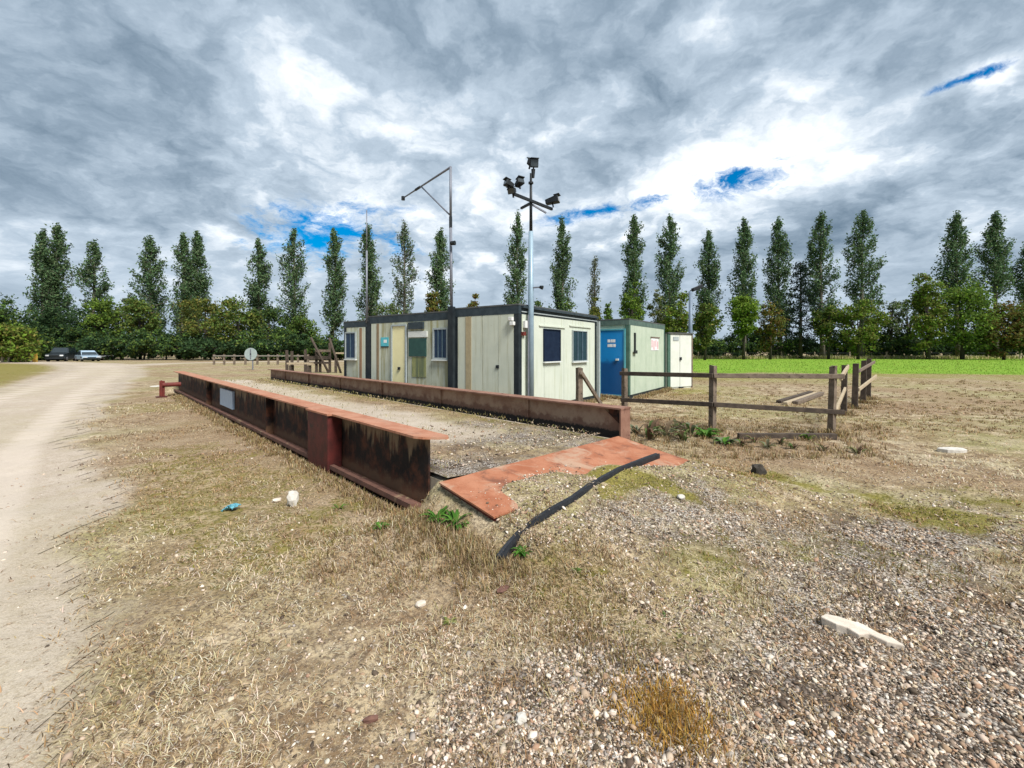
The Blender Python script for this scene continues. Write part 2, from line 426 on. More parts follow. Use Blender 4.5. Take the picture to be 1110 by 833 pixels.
MT['post_green'] = weathered('post_green', (.045, .10, .075), (.075, .14, .105), 6, .55, 0, .15)
MT['roof'] = weathered('roof_felt', (.06, .065, .065), (.10, .105, .10), 4, .9, 0, .3)
MT['frame_white'] = weathered('frame_white', (.66, .68, .64), (.56, .58, .55), 12, .5, 0, .05)
MT['frame_grey'] = weathered('frame_grey', (.36, .40, .40), (.28, .32, .32), 12, .5, 0, .05)
MT['shutter_navy'] = weathered('shutter_navy', (.007, .014, .032), (.012, .022, .045), 9, .7, 0, .1, spec=.1)
MT['glass_teal'] = weathered('glass_teal', (.010, .030, .042), (.018, .045, .060), 6, .3, 0, .03, spec=.25)
MT['glass_blue'] = weathered('glass_blue', (.012, .03, .065), (.02, .045, .09), 6, .3, 0, .03, spec=.25)
MT['bar_grey'] = weathered('bar_grey', (.10, .15, .19), (.07, .11, .14), 9, .5, .2, .05)
MT['board_green'] = weathered('board_green', (.020, .060, .055), (.03, .085, .07), 6, .6, 0, .1)
MT['door_cream'] = weathered('door_cream', (.80, .74, .43), (.74, .68, .38), 5, .5, 0, .05, spots=(.3, .26, .14), spot_lv=(.74, .8), spot_sc=12)
def door_blue():
    m, N, bs, pos, _ = new_mat('door_blue')
    n = N.noise(pos, 3.5, 6, .6); sp = N.add('ShaderNodeSeparateXYZ'); N.l.new(pos, sp.inputs[0])
    col = N.mix(n, (.006, .24, .58), (.005, .18, .48))
    lo = N.ss(N.math('ADD', sp.outputs[2], N.math('MULTIPLY', N.math('SUBTRACT', n, .5), .7)), 1.30, 1.05)   # faded upper half over the old darker paint
    col = N.mix(lo, col, N.mix(n, (.003, .06, .20), (.003, .085, .26)))
    N.l.new(col, bs.inputs['Base Color']); bs.inputs['Roughness'].default_value = .45; return m
MT['door_blue'] = door_blue()
MT['sign_cyan'] = plain('sign_cyan', (.10, .50, .58), .5)
MT['sign_white'] = plain('sign_white', (.82, .82, .80), .5)
MT['sign_pink'] = plain('sign_pink', (.72, .45, .47), .5)
MT['plate_blue'] = weathered('plate_pale_blue', (.42, .53, .66), (.36, .46, .60), 10, .5, 0, .05, spots=(.60, .66, .72), spot_lv=(.6, .66), spot_sc=12)
MT['pole_blue'] = weathered('pole_pale_blue', (.30, .40, .47), (.24, .33, .40), 6, .45, .2, .06)
MT['pole_dull'] = weathered('pole_dull_blue', (.17, .22, .28), (.13, .17, .22), 6, .5, .1, .06)
MT['pole_grey'] = weathered('pole_grey', (.22, .23, .26), (.15, .16, .19), 8, .5, .3, .06)
MT['lamp_black'] = weathered('lamp_black', (.010, .013, .015), (.018, .022, .025), 9, .5, 0, .1)
MT['lens'] = weathered('lamp_lens', (.05, .06, .065), (.03, .04, .045), 9, .15, 0, .02, spec=.6)
MT['white_plastic'] = plain('white_plastic', (.75, .75, .72), .4)
MT['timber'] = weathered('old_timber', (.12, .090, .066), (.20, .155, .115), 9, .9, 0, .5, spots=(.035, .028, .022), spot_lv=(.55, .68), spot_sc=14)
MT['timber_dark'] = weathered('dark_timber', (.045, .034, .027), (.09, .068, .05), 9, .9, 0, .5)
MT['timber_pale'] = weathered('pale_timber', (.42, .34, .23), (.33, .26, .17), 9, .9, 0, .4)
MT['timber_grey'] = weathered('grey_timber', (.25, .225, .19), (.18, .16, .135), 9, .9, 0, .4)
MT['rubber'] = weathered('black_rubber', (.010, .011, .014), (.022, .024, .028), 12, .55, 0, .3, spots=(.16, .15, .13), spot_lv=(.66, .76), spot_sc=12)
MT['litter'] = weathered('litter_blue', (.07, .27, .34), (.16, .38, .44), 30, .4, 0, .3)
MT['bark'] = weathered('bark', (.10, .085, .065), (.16, .14, .11), 5, .9, 0, .6)
MT['bark_dark'] = weathered('bark_dark', (.035, .03, .024), (.06, .05, .04), 5, .9, 0, .6)
MT['leaf'] = tint_mat('leaf', transl=.30)
MT['dry_blade'] = tint_mat('dry_blade', transl=.22)
MT['stone'] = tint_mat('stone', rough=.85)
MT['weed'] = tint_mat('weed', transl=.3)
MT['car_dark'] = plain('car_paint_dark', (.012, .018, .022), .3, .2, .6)
MT['car_blue'] = plain('car_paint_pale_blue', (.40, .52, .62), .3, .2, .6)
MT['car_white'] = plain('car_paint_white', (.72, .74, .74), .3, 0, .6)
MT['car_glass'] = plain('car_glass', (.02, .03, .035), .08, 0, .7)
MT['tyre'] = plain('tyre', (.02, .02, .02), .8)
MT['alloy'] = plain('alloy', (.4, .4, .41), .35, .7)
MT['headlight'] = plain('headlight', (.75, .77, .78), .15, 0, .6)
MT['yellow'] = plain('yellow_board', (.50, .30, .05), .6)

def ground_mat():
    m, N, bs, pos, _ = new_mat('ground_cover')
    z1 = N.add('ShaderNodeVertexColor', layer_name='zone')
    s1 = N.add('ShaderNodeSeparateColor'); N.l.new(z1.outputs[0], s1.inputs[0])
    z2 = N.add('ShaderNodeVertexColor', layer_name='zone2')
    s2 = N.add('ShaderNodeSeparateColor'); N.l.new(z2.outputs[0], s2.inputs[0])
    trk, grv, mos = s1.outputs; fld, brn, _x = s2.outputs
    n1 = N.noise(pos, .9, 6, .6); n2 = N.noise(pos, 7, 6, .65); n3 = N.noise(pos, 38, 5, .7); n4 = N.noise(pos, 140, 3, .7)
    # matted dead grass
    g = N.mix(N.ss(n2, .38, .60), (.47, .365, .225), (.22, .145, .08))
    n0 = N.noise(pos, .22, 6, .6); n5 = N.noise(pos, 2.4, 7, .65)
    g = N.mix(N.math('MULTIPLY', N.ss(n1, .42, .66), .6), g, (.52, .45, .30))
    g = N.mix(N.math('MULTIPLY', N.ss(n5, .49, .62), .78), g, (.17, .105, .055))
    g = N.mix(N.math('MULTIPLY', N.ss(n5, .46, .36), .6), g, (.60, .50, .34))
    g = N.mix(N.math('MULTIPLY', N.math('MULTIPLY', N.ss(n0, .42, .58), N.ss(n5, .32, .56)), .62), g, (.29, .285, .10))
    g = N.mix(N.math('MULTIPLY', brn, .75), g, N.mix(n2, (.20, .125, .07), (.36, .245, .14)))
    g = N.mix(N.math('MULTIPLY', N.ss(n3, .44, .60), .75), g, (.105, .075, .05))
    g = N.mix(N.math('MULTIPLY', N.ss(n4, .56, .70), .55), g, (.66, .59, .47))
    # track: pale rolled grit
    t = N.mix(N.ss(n2, .3, .7), (.46, .385, .31), (.37, .305, .235))
    t = N.mix(N.math('MULTIPLY', N.ss(n1, .45, .65), .5), t, (.52, .45, .375))
    t = N.mix(N.math('MULTIPLY', N.ss(n5, .48, .66), .45), t, (.37, .31, .20))
    t = N.mix(N.math('MULTIPLY', N.ss(n3, .50, .66), .6), t, (.26, .20, .135))
    t = N.mix(N.math('MULTIPLY', N.ss(n4, .54, .66), .7), t, (.58, .51, .42))
    t = N.mix(N.math('MULTIPLY', N.ss(n4, .44, .34), .6), t, (.17, .125, .085))
    t = N.mix(N.math('MULTIPLY', N.ss(n0, .45, .60), .25), t, (.36, .31, .19))
    t = N.mix(N.math('MULTIPLY', N.ss(N.math('ADD', _x, N.math('MULTIPLY', N.math('SUBTRACT', n2, .5), .8)), .3, .8), .6), t, (.56, .48, .40))
    # gravel: small cells of many stones
    vo = N.add('ShaderNodeTexVoronoi', i_Scale=70.0); N.l.new(pos, vo.inputs['Vector'])
    sv = N.add('ShaderNodeSeparateColor'); N.l.new(vo.outputs['Color'], sv.inputs[0])
    gc = N.ramp(sv.outputs[0], ((0, (.13, .11, .095)), (.3, (.27, .22, .175)), (.6, (.42, .37, .31)), (.85, (.60, .56, .51)), (1, (.36, .22, .14))))
    gc = N.mix(N.ss(vo.outputs['Distance'], .35, .75), gc, (.05, .037, .028))
    gc = N.mix(N.math('MULTIPLY', N.ss(n5, .46, .62), .75), gc, (.085, .06, .042))
    mo = N.mix(N.ss(n3, .35, .65), (.24, .205, .038), (.11, .10, .022))
    fl = N.mix(N.ss(N.noise(pos, .5, 7, .65), .35, .65), (.145, .265, .025), (.20, .31, .038))
    fl = N.mix(N.math('MULTIPLY', N.ss(n2, .5, .7), .4), fl, (.08, .17, .018))
    edge = N.math('MULTIPLY', N.math('SUBTRACT', n2, .5), .9)
    def m_(mask): return N.ss(N.math('ADD', mask, edge), .28, .72)
    col = N.mix(m_(grv), g, gc)
    col = N.mix(N.ss(N.math('ADD', trk, N.math('MULTIPLY', edge, .7)), .25, .8), col, t)
    col = N.mix(N.math('MULTIPLY', N.ss(N.math('ADD', mos, N.math('ADD', N.math('MULTIPLY', N.math('SUBTRACT', n3, .5), 1.6), N.math('MULTIPLY', N.math('SUBTRACT', n2, .5), 1.4))), .34, .80), .85), col, mo)
    col = N.mix(N.ss(N.math('ADD', fld, edge), .2, .7), col, fl)
    N.l.new(col, bs.inputs['Base Color']); bs.inputs['Roughness'].default_value = .95; bs.inputs['Specular IOR Level'].default_value = .1
    h = N.math('ADD', N.math('MULTIPLY', n3, .8), N.math('ADD', N.math('MULTIPLY', n4, .35), N.math('MULTIPLY', n2, 1.2)))
    h = N.math('ADD', h, N.math('MULTIPLY', N.math('MULTIPLY', N.math('SUBTRACT', 1.0, vo.outputs['Distance']), grv), .8))
    bumped(N, bs, h, .55, .03)
    return m
MT['ground'] = ground_mat()

# ------------------------------------------------------------------ ground, track, field
def build_ground():
    n = 345
    u = np.linspace(-1, 1, n); b = 6.4
    gx = 600 * np.sinh(b * u) / math.sinh(b)
    v = np.linspace(-.62, 1, n)
    gy = 700 * np.sinh(b * v) / math.sinh(b) + 2.2
    X, Y = np.meshgrid(gx, gy); x, y = X.ravel(), Y.ravel()
    trk, grv, mos, fld = track_mask(x, y), gravel_mask(x, y), moss_mask(x, y), field_mask(x, y)
    s = (x - WO.x) * WD.x + (y - WO.y) * WD.y; t = (x - WO.x) * WN.x + (y - WO.y) * WN.y
    brn = sstep(fbm(x * .35, y * .35, 51), .50, .68) * .8
    brn = np.maximum(brn, sstep(t, -2.6, -.3) * (t < 0) * sstep(s, -2, 0) * (1 - sstep(s, 14, 18)) * .9)
    brn = np.maximum(brn, .8 * np.exp(-((x - .1) / .7) ** 2 - ((y - 2.75) / .5) ** 2))
    brn *= (1 - fld)
    grv = grv * (1 - trk); mos = mos * (1 - trk)
    z = ground_h(x, y)
    V = np.stack([x, y, z], 1)
    i = np.arange(n * n).reshape(n, n)
    Fc = np.stack([i[:-1, :-1], i[:-1, 1:], i[1:, 1:], i[1:, :-1]], -1).reshape(-1, 4)
    zone = np.stack([trk, grv, mos], 1); rut = np.exp(-((seg_dist(x, y, TRACK) - .85) / .28) ** 2) * trk; zone2 = np.stack([fld, brn, rut], 1)
    def mk(name, faces, lift):
        used = np.unique(faces); mp = np.full(n * n, -1); mp[used] = np.arange(len(used))
        vv = V[used].copy(); vv[:, 2] += lift
        me = np_mesh(name, vv, mp[faces], MT['ground'], None, True)
        for nm, zz in (('zone', zone), ('zone2', zone2)):
            a = me.color_attributes.new(nm, 'FLOAT_COLOR', 'POINT')
            c = np.ones((len(used), 4), np.float32); c[:, :3] = zz[used]; a.data.foreach_set('color', c.ravel())
        o = link(name, me); tag(o, kind='structure'); return o
    mk('ground', Fc, 0)
    near = (np.abs(x) < 140) & (y < 140)
    ft = Fc[((trk > .5) & near)[Fc].all(1)]
    mk('gravel_track', ft, .006)
    ff = Fc[((fld > .5))[Fc].all(1)]
    mk('grass_field', ff, .010)
build_ground()

# ------------------------------------------------------------------ weighbridge
BT = .74                                # top of the side beams
def wspan(mb, s0, s1, t0, t1, z0, z1): return mb.span(WO, WD, WN, s0, s1, t0, t1, z0, z1)
def build_weighbridge():
    root = empty('weighbridge', W(0, 0, 0), 'long rusty steel vehicle weighbridge with two side beams in front of the cabins', 'weighbridge')
    slab = wspan(MB(), -.262, 16.4, .17, 2.96, -.05, DECK - .03).build('deck', MT['concrete'], root)
    # dirt lying on the deck
    ns, nt = 200, 34
    S, T = np.meshgrid(np.linspace(-.275, 16.42, ns), np.linspace(.168, 2.97, nt), indexing='ij')
    x = WO.x + WD.x * S + WN.x * T; y = WO.y + WD.y * S + WN.y * T
    z = DECK + (fbm(x * 3, y * 3, 61) - .5) * .03 * sstep(S, -.28, .1) + .02 * (1 - sstep(T, .15, .5)) - .05 * sstep(T, 2.8, 2.97)
    V = np.stack([x, y, z], -1).reshape(-1, 3)
    i = np.arange(ns * nt).reshape(ns, nt)
    Fc = np.stack([i[:-1, :-1], i[:-1, 1:], i[1:, 1:], i[1:, :-1]], -1).reshape(-1, 4)
    me = np_mesh('dirt_cover', V - np.array(W(0, 0, 0)), Fc, MT['ground'], None, True)
    n = fbm(x * 1.2, y * 1.2, 65) - .5
    mid = np.exp(-((T - 1.5 + n * .8) / .75) ** 2)
    zn = np.stack([np.clip(mid * 1.15 * sstep(S, .3, 1.6), 0, 1), np.clip(.62 * (1 - sstep(S, .6, 3)) + n, 0, 1), np.clip(.55 * sstep(T + n * .8, 2.3, 2.8) + .4 * (1 - sstep(T, .2, .5)), 0, 1)], -1).reshape(-1, 3)
    z2 = np.stack([S * 0, np.clip(sstep(T + n * .6, 2.3, 2.8) + .3, 0, 1), S * 0], -1).reshape(-1, 3)
    for nm, zz in (('zone', zn), ('zone2', z2)):
        a = me.color_attributes.new(nm, 'FLOAT_COLOR', 'POINT'); c = np.ones((ns * nt, 4), np.float32); c[:, :3] = zz; a.data.foreach_set('color', c.ravel())
    link('dirt_cover', me, parent=slab)
    # left beam
    lb = wspan(MB(), 0.0, 16.7, .145, .165, .055, BT - .022).build('side_beam', MT['web_outer'], root)
    lb['label'] = 'dark outer beam with salmon rusted top flange'
    mb = MB()                            # top flange with its bent, rounded near end
    outl = [(.02, .02), (-.05, .10), (-.13, .20), (-.16, .285), (-.06, .30), (.4, .30)]
    k = 14
    vs, fs = [], []
    ring = [(.03, 0.0), (-.05, .05), (-.12, .16), (-.15, .27), (-.10, .30)]
    prof = [(s0, t0) for s0, t0 in ring] + [(16.75, .30), (16.75, 0.0)]
    top = [W(s0, t0, BT - (0, .004, .012, .02, .014, 0, 0)[j]) for j, (s0, t0) in enumerate(prof)]
    bot = [p - Vector((0, 0, .022)) for p in top]
    m_ = len(prof)
    mb.add(top + bot, [tuple(range(m_)), tuple(range(2 * m_ - 1, m_ - 1, -1))] + [(j, j + m_, (j + 1) % m_ + m_, (j + 1) % m_) for j in range(m_)])
    mb.build('top_flange', MT['rust_top'], lb)
    mb = wspan(MB(), .0, 16.7, .0, .30, .03, .052); mb.build('bottom_flange', MT['bottom_flange'], lb)
    mb = MB()
    wspan(mb, .05, 16.6, -.02, .035, .052, .10); mb.build('ledge_angle', MT['bottom_flange'], lb)
    sa, _ = wall_hit(337, 470, WO, WD); sb, _ = wall_hit(359, 470, WO, WD)
    st = MB(); wspan(st, sb, sa, -.045, .14, -.02, BT - .023)
    st.build('stiffener_column', MT['rust_red'], lb, bevel=.012)
    capb = MB(); wspan(capb, sb - .03, sa + .03, -.06, -.001, BT - .02, BT + .002); capb.build('column_cap', MT['rust_top'], lb)
    for px in (286, 222):
        s0, _ = wall_hit(px, 440, WO, WD)
        wspan(MB(), s0 - .008, s0 + .008, .03, .144, .056, BT - .023).build('stiffener_plate', MT['web_outer'], lb)
    P1 = (WO.x + WN.x * .13, WO.y + WN.y * .13)
    s1, za = wall_hit(240, 418.5, P1, WD); s0, zb = wall_hit(253.5, 442, P1, WD)
    pl = wspan(MB(), s0, s1, .10, .143, .20, .60).build('name_plate', MT['plate_blue'], lb)
    pl['label'] = 'weathered pale blue plate'
    # right beam
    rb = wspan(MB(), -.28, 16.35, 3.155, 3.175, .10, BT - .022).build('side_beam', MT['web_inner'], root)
    rb['label'] = 'far side beam with pale brown peeling web'
    wspan(MB(), -.29, 16.38, 3.05, 3.31, BT - .022, BT).build('top_flange', MT['rust_brown'], rb)
    wspan(MB(), -.28, 16.35, 3.06, 3.30, .075, .097).build('bottom_flange', MT['bottom_flange'], rb)
    wspan(MB(), -.284, -.262, 3.06, 3.30, .10, BT - .024).build('end_plate', MT['rust_brown'], rb)
    for s0 in (1.55, 4.1, 6.7, 9.3, 11.9, 14.4):
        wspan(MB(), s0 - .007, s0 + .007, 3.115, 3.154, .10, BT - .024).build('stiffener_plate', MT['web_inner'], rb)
    shadow_gus = MB()                           # triangular plate at the near end, coloured black to stand in for shadow
    a, b, c = W(-.25, 3.15, BT - .03), W(.06, 3.15, BT - .03), W(-.25, 3.15, DECK + .12)
    o = Vector((WN.x, WN.y, 0)) * .012
    shadow_gus.add([a - o, b - o, c - o, a, b, c], [(0, 1, 2), (5, 4, 3), (0, 3, 4, 1), (1, 4, 5, 2), (2, 5, 3, 0)]).build('shadow_gusset', MT['web_outer'], rb)
    # cross members at both ends
    wspan(MB(), -.288, -.264, .30, 3.05, .05, DECK - .045).build('end_channel', MT['rust_red'], root)
    wspan(MB(), 16.405, 16.43, .30, 3.05, .05, DECK - .045).build('end_channel', MT['rust_red'], root)
    return root
build_weighbridge()

def plate_z(L): return .365 - .15 * L
def build_ramp():
    base = W(-.28, 1.5, 0)
    root = empty('steel_ramp', base, 'salmon rusted steel ramp plate leading onto the weighbridge deck', 'ramp')
    nl, nt = 12, 26
    L, T = np.meshgrid(np.linspace(0, 1.15, nl), np.linspace(.07, 3.0, nt), indexing='ij')
    L = L * (.74 + .41 * sstep(T, .2, 2.6)) / 1.15
    s = -.28 - L
    x = WO.x + WD.x * s + WN.x * T; y = WO.y + WD.y * s + WN.y * T
    z = .365 - .15 * L + (fbm(x * 2, y * 2, 71) - .5) * .018
    mb = MB(); top = np.stack([x, y, z], -1).reshape(-1, 3); bot = top - np.array([0, 0, .014])
    i = np.arange(nl * nt).reshape(nl, nt); m = nl * nt
    fs = [(int(i[a, b]), int(i[a, b + 1]), int(i[a + 1, b + 1]), int(i[a + 1, b])) for a in range(nl - 1) for b in range(nt - 1)]
    fs += [tuple(m + q for q in reversed(f)) for f in fs]
    rim = [int(i[0, b]) for b in range(nt)] + [int(i[a, -1]) for a in range(1, nl)] + [int(i[-1, b]) for b in range(nt - 2, -1, -1)] + [int(i[a, 0]) for a in range(nl - 2, 0, -1)]
    fs += [(rim[k], m + rim[k], m + rim[(k + 1) % len(rim)], rim[(k + 1) % len(rim)]) for k in range(len(rim))]
    mb.add([tuple(q) for q in top] + [tuple(q) for q in bot], fs).build('ramp_plate', MT['rust_plate'], root, smooth=False)
    f = lambda L, t, z: W(-.28 - L, t, z)
    mb = MB(); mb.hexa([f(.02, .11, 0), f(.95, .11, 0), f(.95, .24, 0), f(.02, .24, 0), f(.02, .11, plate_z(.02) - .034), f(.95, .11, plate_z(.95) - .034), f(.95, .24, plate_z(.95) - .034), f(.02, .24, plate_z(.02) - .034)])
    mb.build('side_kerb', MT['concrete'], root, bevel=.012)
    mb = MB(); mb.beam(f(.0, .105, plate_z(0) - .03), f(.73, .105, plate_z(.73) - .03), .03, .03); mb.build('edge_angle', MT['rust_red'], root)
    mb = MB(); mb.beam(f(.0, .4, plate_z(0) - .035), f(.0, 2.95, plate_z(0) - .035), .03, .04); mb.build('edge_angle', MT['rust_red'], root)
build_ramp()

def build_strip():                       # rubber strip across the foot of the ramp
    pts = []
    for px, py in ((541, 607), (549, 596), (562, 581), (581, 565.5), (601, 553), (621, 542), (638, 529), (655, 519), (671, 510), (686, 504), (700, 498.5), (713, 494)):
        z = .2
        for _ in range(12):
            p = gp(px, py, z); s = (p.x - WO.x) * WD.x + (p.y - WO.y) * WD.y; t = (p.x - WO.x) * WN.x + (p.y - WO.y) * WN.y
            L = -.28 - s; zz = gz(p.x, p.y)
            if 0 < L < 1.15 and .07 < t < 3: zz = max(zz, plate_z(L) + .009)
            z = .5 * z + .5 * (zz + .026)
        pts.append(Vector((p.x, p.y, zz)))
    PX = ((541, 607), (549, 596), (562, 581), (581, 565.5), (601, 553), (621, 542), (638, 529), (655, 519), (671, 510), (686, 504), (700, 498.5), (713, 494))
    zs = np.array([q.z for q in pts])
    for _ in range(14): zs[1:-1] = .25 * zs[:-2] + .5 * zs[1:-1] + .25 * zs[2:]
    zs = np.maximum(zs, [q.z - .012 for q in pts])
    pts = [gp(PX[i][0], PX[i][1], zs[i] + .02) - Vector((0, 0, .02)) for i in range(len(PX))]
    loc = pts[5].copy()
    mb = MB(); hw = .028
    sec = [(-hw, -.02), (-hw, .024), (-.022, .044), (.0, .037), (.022, .048), (hw, .026), (hw, -.02)]
    vs = []; fs = []; k = len(sec)
    for i, p in enumerate(pts):
        t = (pts[min(i + 1, len(pts) - 1)] - pts[max(i - 1, 0)]); t.z = 0; t.normalize(); sd = Vector((t.y, -t.x, 0))
        tw = .35 * math.sin(i * .9)
        for a, b in sec: vs.append(p + sd * a + Vector((0, 0, b + a * tw * .3 + .004)))
    for i in range(len(pts) - 1):
        for j in range(k): fs.append((i * k + j, i * k + (j + 1) % k, (i + 1) * k + (j + 1) % k, (i + 1) * k + j))
    fs += [tuple(range(k)), tuple(range((len(pts) - 1) * k + k - 1, (len(pts) - 1) * k - 1, -1))]
    o = mb.add(vs, fs).build('rubber_strip', MT['rubber'], None, loc)
    tag(o, 'curved black rubber strip lying across the foot of the rusty ramp', 'rubber strip')
build_strip()

def build_bracket():                     # red stub at the far end of the left beam
    b = gpt(175, 431); root = empty('red_bracket', b, 'small red painted steel bracket beside the far end of the near beam', 'bracket')
    D = Vector((WD.x, WD.y, 0)); Nn = Vector((WN.x, WN.y, 0)); up = Vector((0, 0, 1))
    MB().box(b + up * .27, D * .09, Nn * .015, up * .28).build('upright_plate', MT['bright_red'], root)
    MB().box(b + up * .27 + Nn * .016, D * .012, Nn * .07, up * .26).build('rib', MT['bright_red'], root)
    MB().tube([b + up * .40 + Nn * .02, b + up * .40 + Nn * .50], .07, 12).build('stub_pipe', MT['bright_red'], root, smooth=False)
    MB().box(b + up * .02, D * .14, Nn * .14, up * .015).build('foot_plate', MT['rust_red'], root)
build_bracket()

# ------------------------------------------------------------------ cabins
C0, CDv, CEv = (.15, 9.9), (-.823, .569), (.569, .823)
def cspan(mb, P, a0, a1, b0, b1, z0, z1): return mb.span(P, CDv, CEv, a0, a1, b0, b1, z0, z1)
class Face:
    """a wall of a cabin: run r along it, o outwards"""
    def __init__(s, P, D, out): s.P, s.D, s.o = P, D, out
    def span(s, mb, r0, r1, o0, o1, z0, z1): return mb.span(s.P, s.D, s.o, min(r0, r1), max(r0, r1), o0, o1, z0, z1)
    def px(s, x0, y0, x1, y1):
        r0, _ = wall_hit(x0, y0, s.P, s.D); r1, _ = wall_hit(x1, y0, s.P, s.D)
        xm = (x0 + x1) / 2
        _, zt = wall_hit(xm, y0, s.P, s.D); _, zb = wall_hit(xm, y1, s.P, s.D)
        return min(r0, r1), max(r0, r1), zb, zt
    def rect(s, name, mat, parent, r, o0, o1, bevel=0):
        mb = MB(); s.span(mb, r[0], r[1], o0, o1, r[2], r[3]); return mb.build(name, mat, parent, bevel=bevel)
    def window(s, parent, r, pane, frame, bars=0, barmat=None, sill=True, fw=.045, label=None):
        w = s.rect('window', MT[pane], parent, r, .004, .022)
        if label: w['label'] = label
        r0, r1, z0, z1 = r
        for q in ((r0 - fw, r0, z0 - fw, z1 + fw), (r1, r1 + fw, z0 - fw, z1 + fw), (r0, r1, z1, z1 + fw), (r0, r1, z0 - fw, z0)):
            s.rect('frame', MT[frame], w, q, .003, .045)
        for k in range(bars):
            c = r0 + (r1 - r0) * (k + 1) / (bars + 1)
            s.rect('bar', MT[barmat], w, (c - .018, c + .018, z0, z1), .024, .04)
        if sill: s.rect('sill', MT['frame_white'], w, (r0 - fw - .02, r1 + fw + .02, z0 - fw - .035, z0 - fw - .003), .003, .075)
        return w

def shell(root, P, a0, a1, depth, top, z0, wall, fascia, post, band=.23, roofm='roof'):
    cspan(MB(), P, a0 + .03, a1 - .03, .03, depth - .03, z0 + .05, top - .04).build('cabin_shell', MT[wall], root)
    cspan(MB(), P, a0 + .01, a1 - .01, .01, depth - .01, z0, z0 + .10).build('floor_skid', MT['post_black'], root)
    cspan(MB(), P, a0 - .01, a1 + .01, -.01, depth + .01, top - .035, top).build('roof', MT[roofm], root)
    for a, b in ((a0, 0), (a1 - .13, 0), (a0, depth - .13), (a1 - .13, depth - .13)):
        cspan(MB(), P, a, a + .13, b, b + .13, z0 + .12, top - band - .002).build('corner_post', MT[post], root)
    cspan(MB(), P, a0 - .005, a1 + .005, -.005, .10, top - band, top - .036).build('fascia', MT[fascia], root)
    cspan(MB(), P, a0 - .005, a1 + .005, depth - .10, depth + .005, top - band, top - .036).build('fascia', MT[fascia], root)
    cspan(MB(), P, a0 - .005, a0 + .10, .102, depth - .102, top - band, top - .036).build('fascia', MT[fascia], root)

def panels(face, root, edges, z0, z1, mats, o0=-.028, o1=.0, gap=.006):
    for k in range(len(edges) - 1):
        mt = mats[k % len(mats)]
        face.rect('wall_panel', MT[mt], root, (edges[k] + gap, edges[k + 1] - gap, z0, z1), o0, o1)

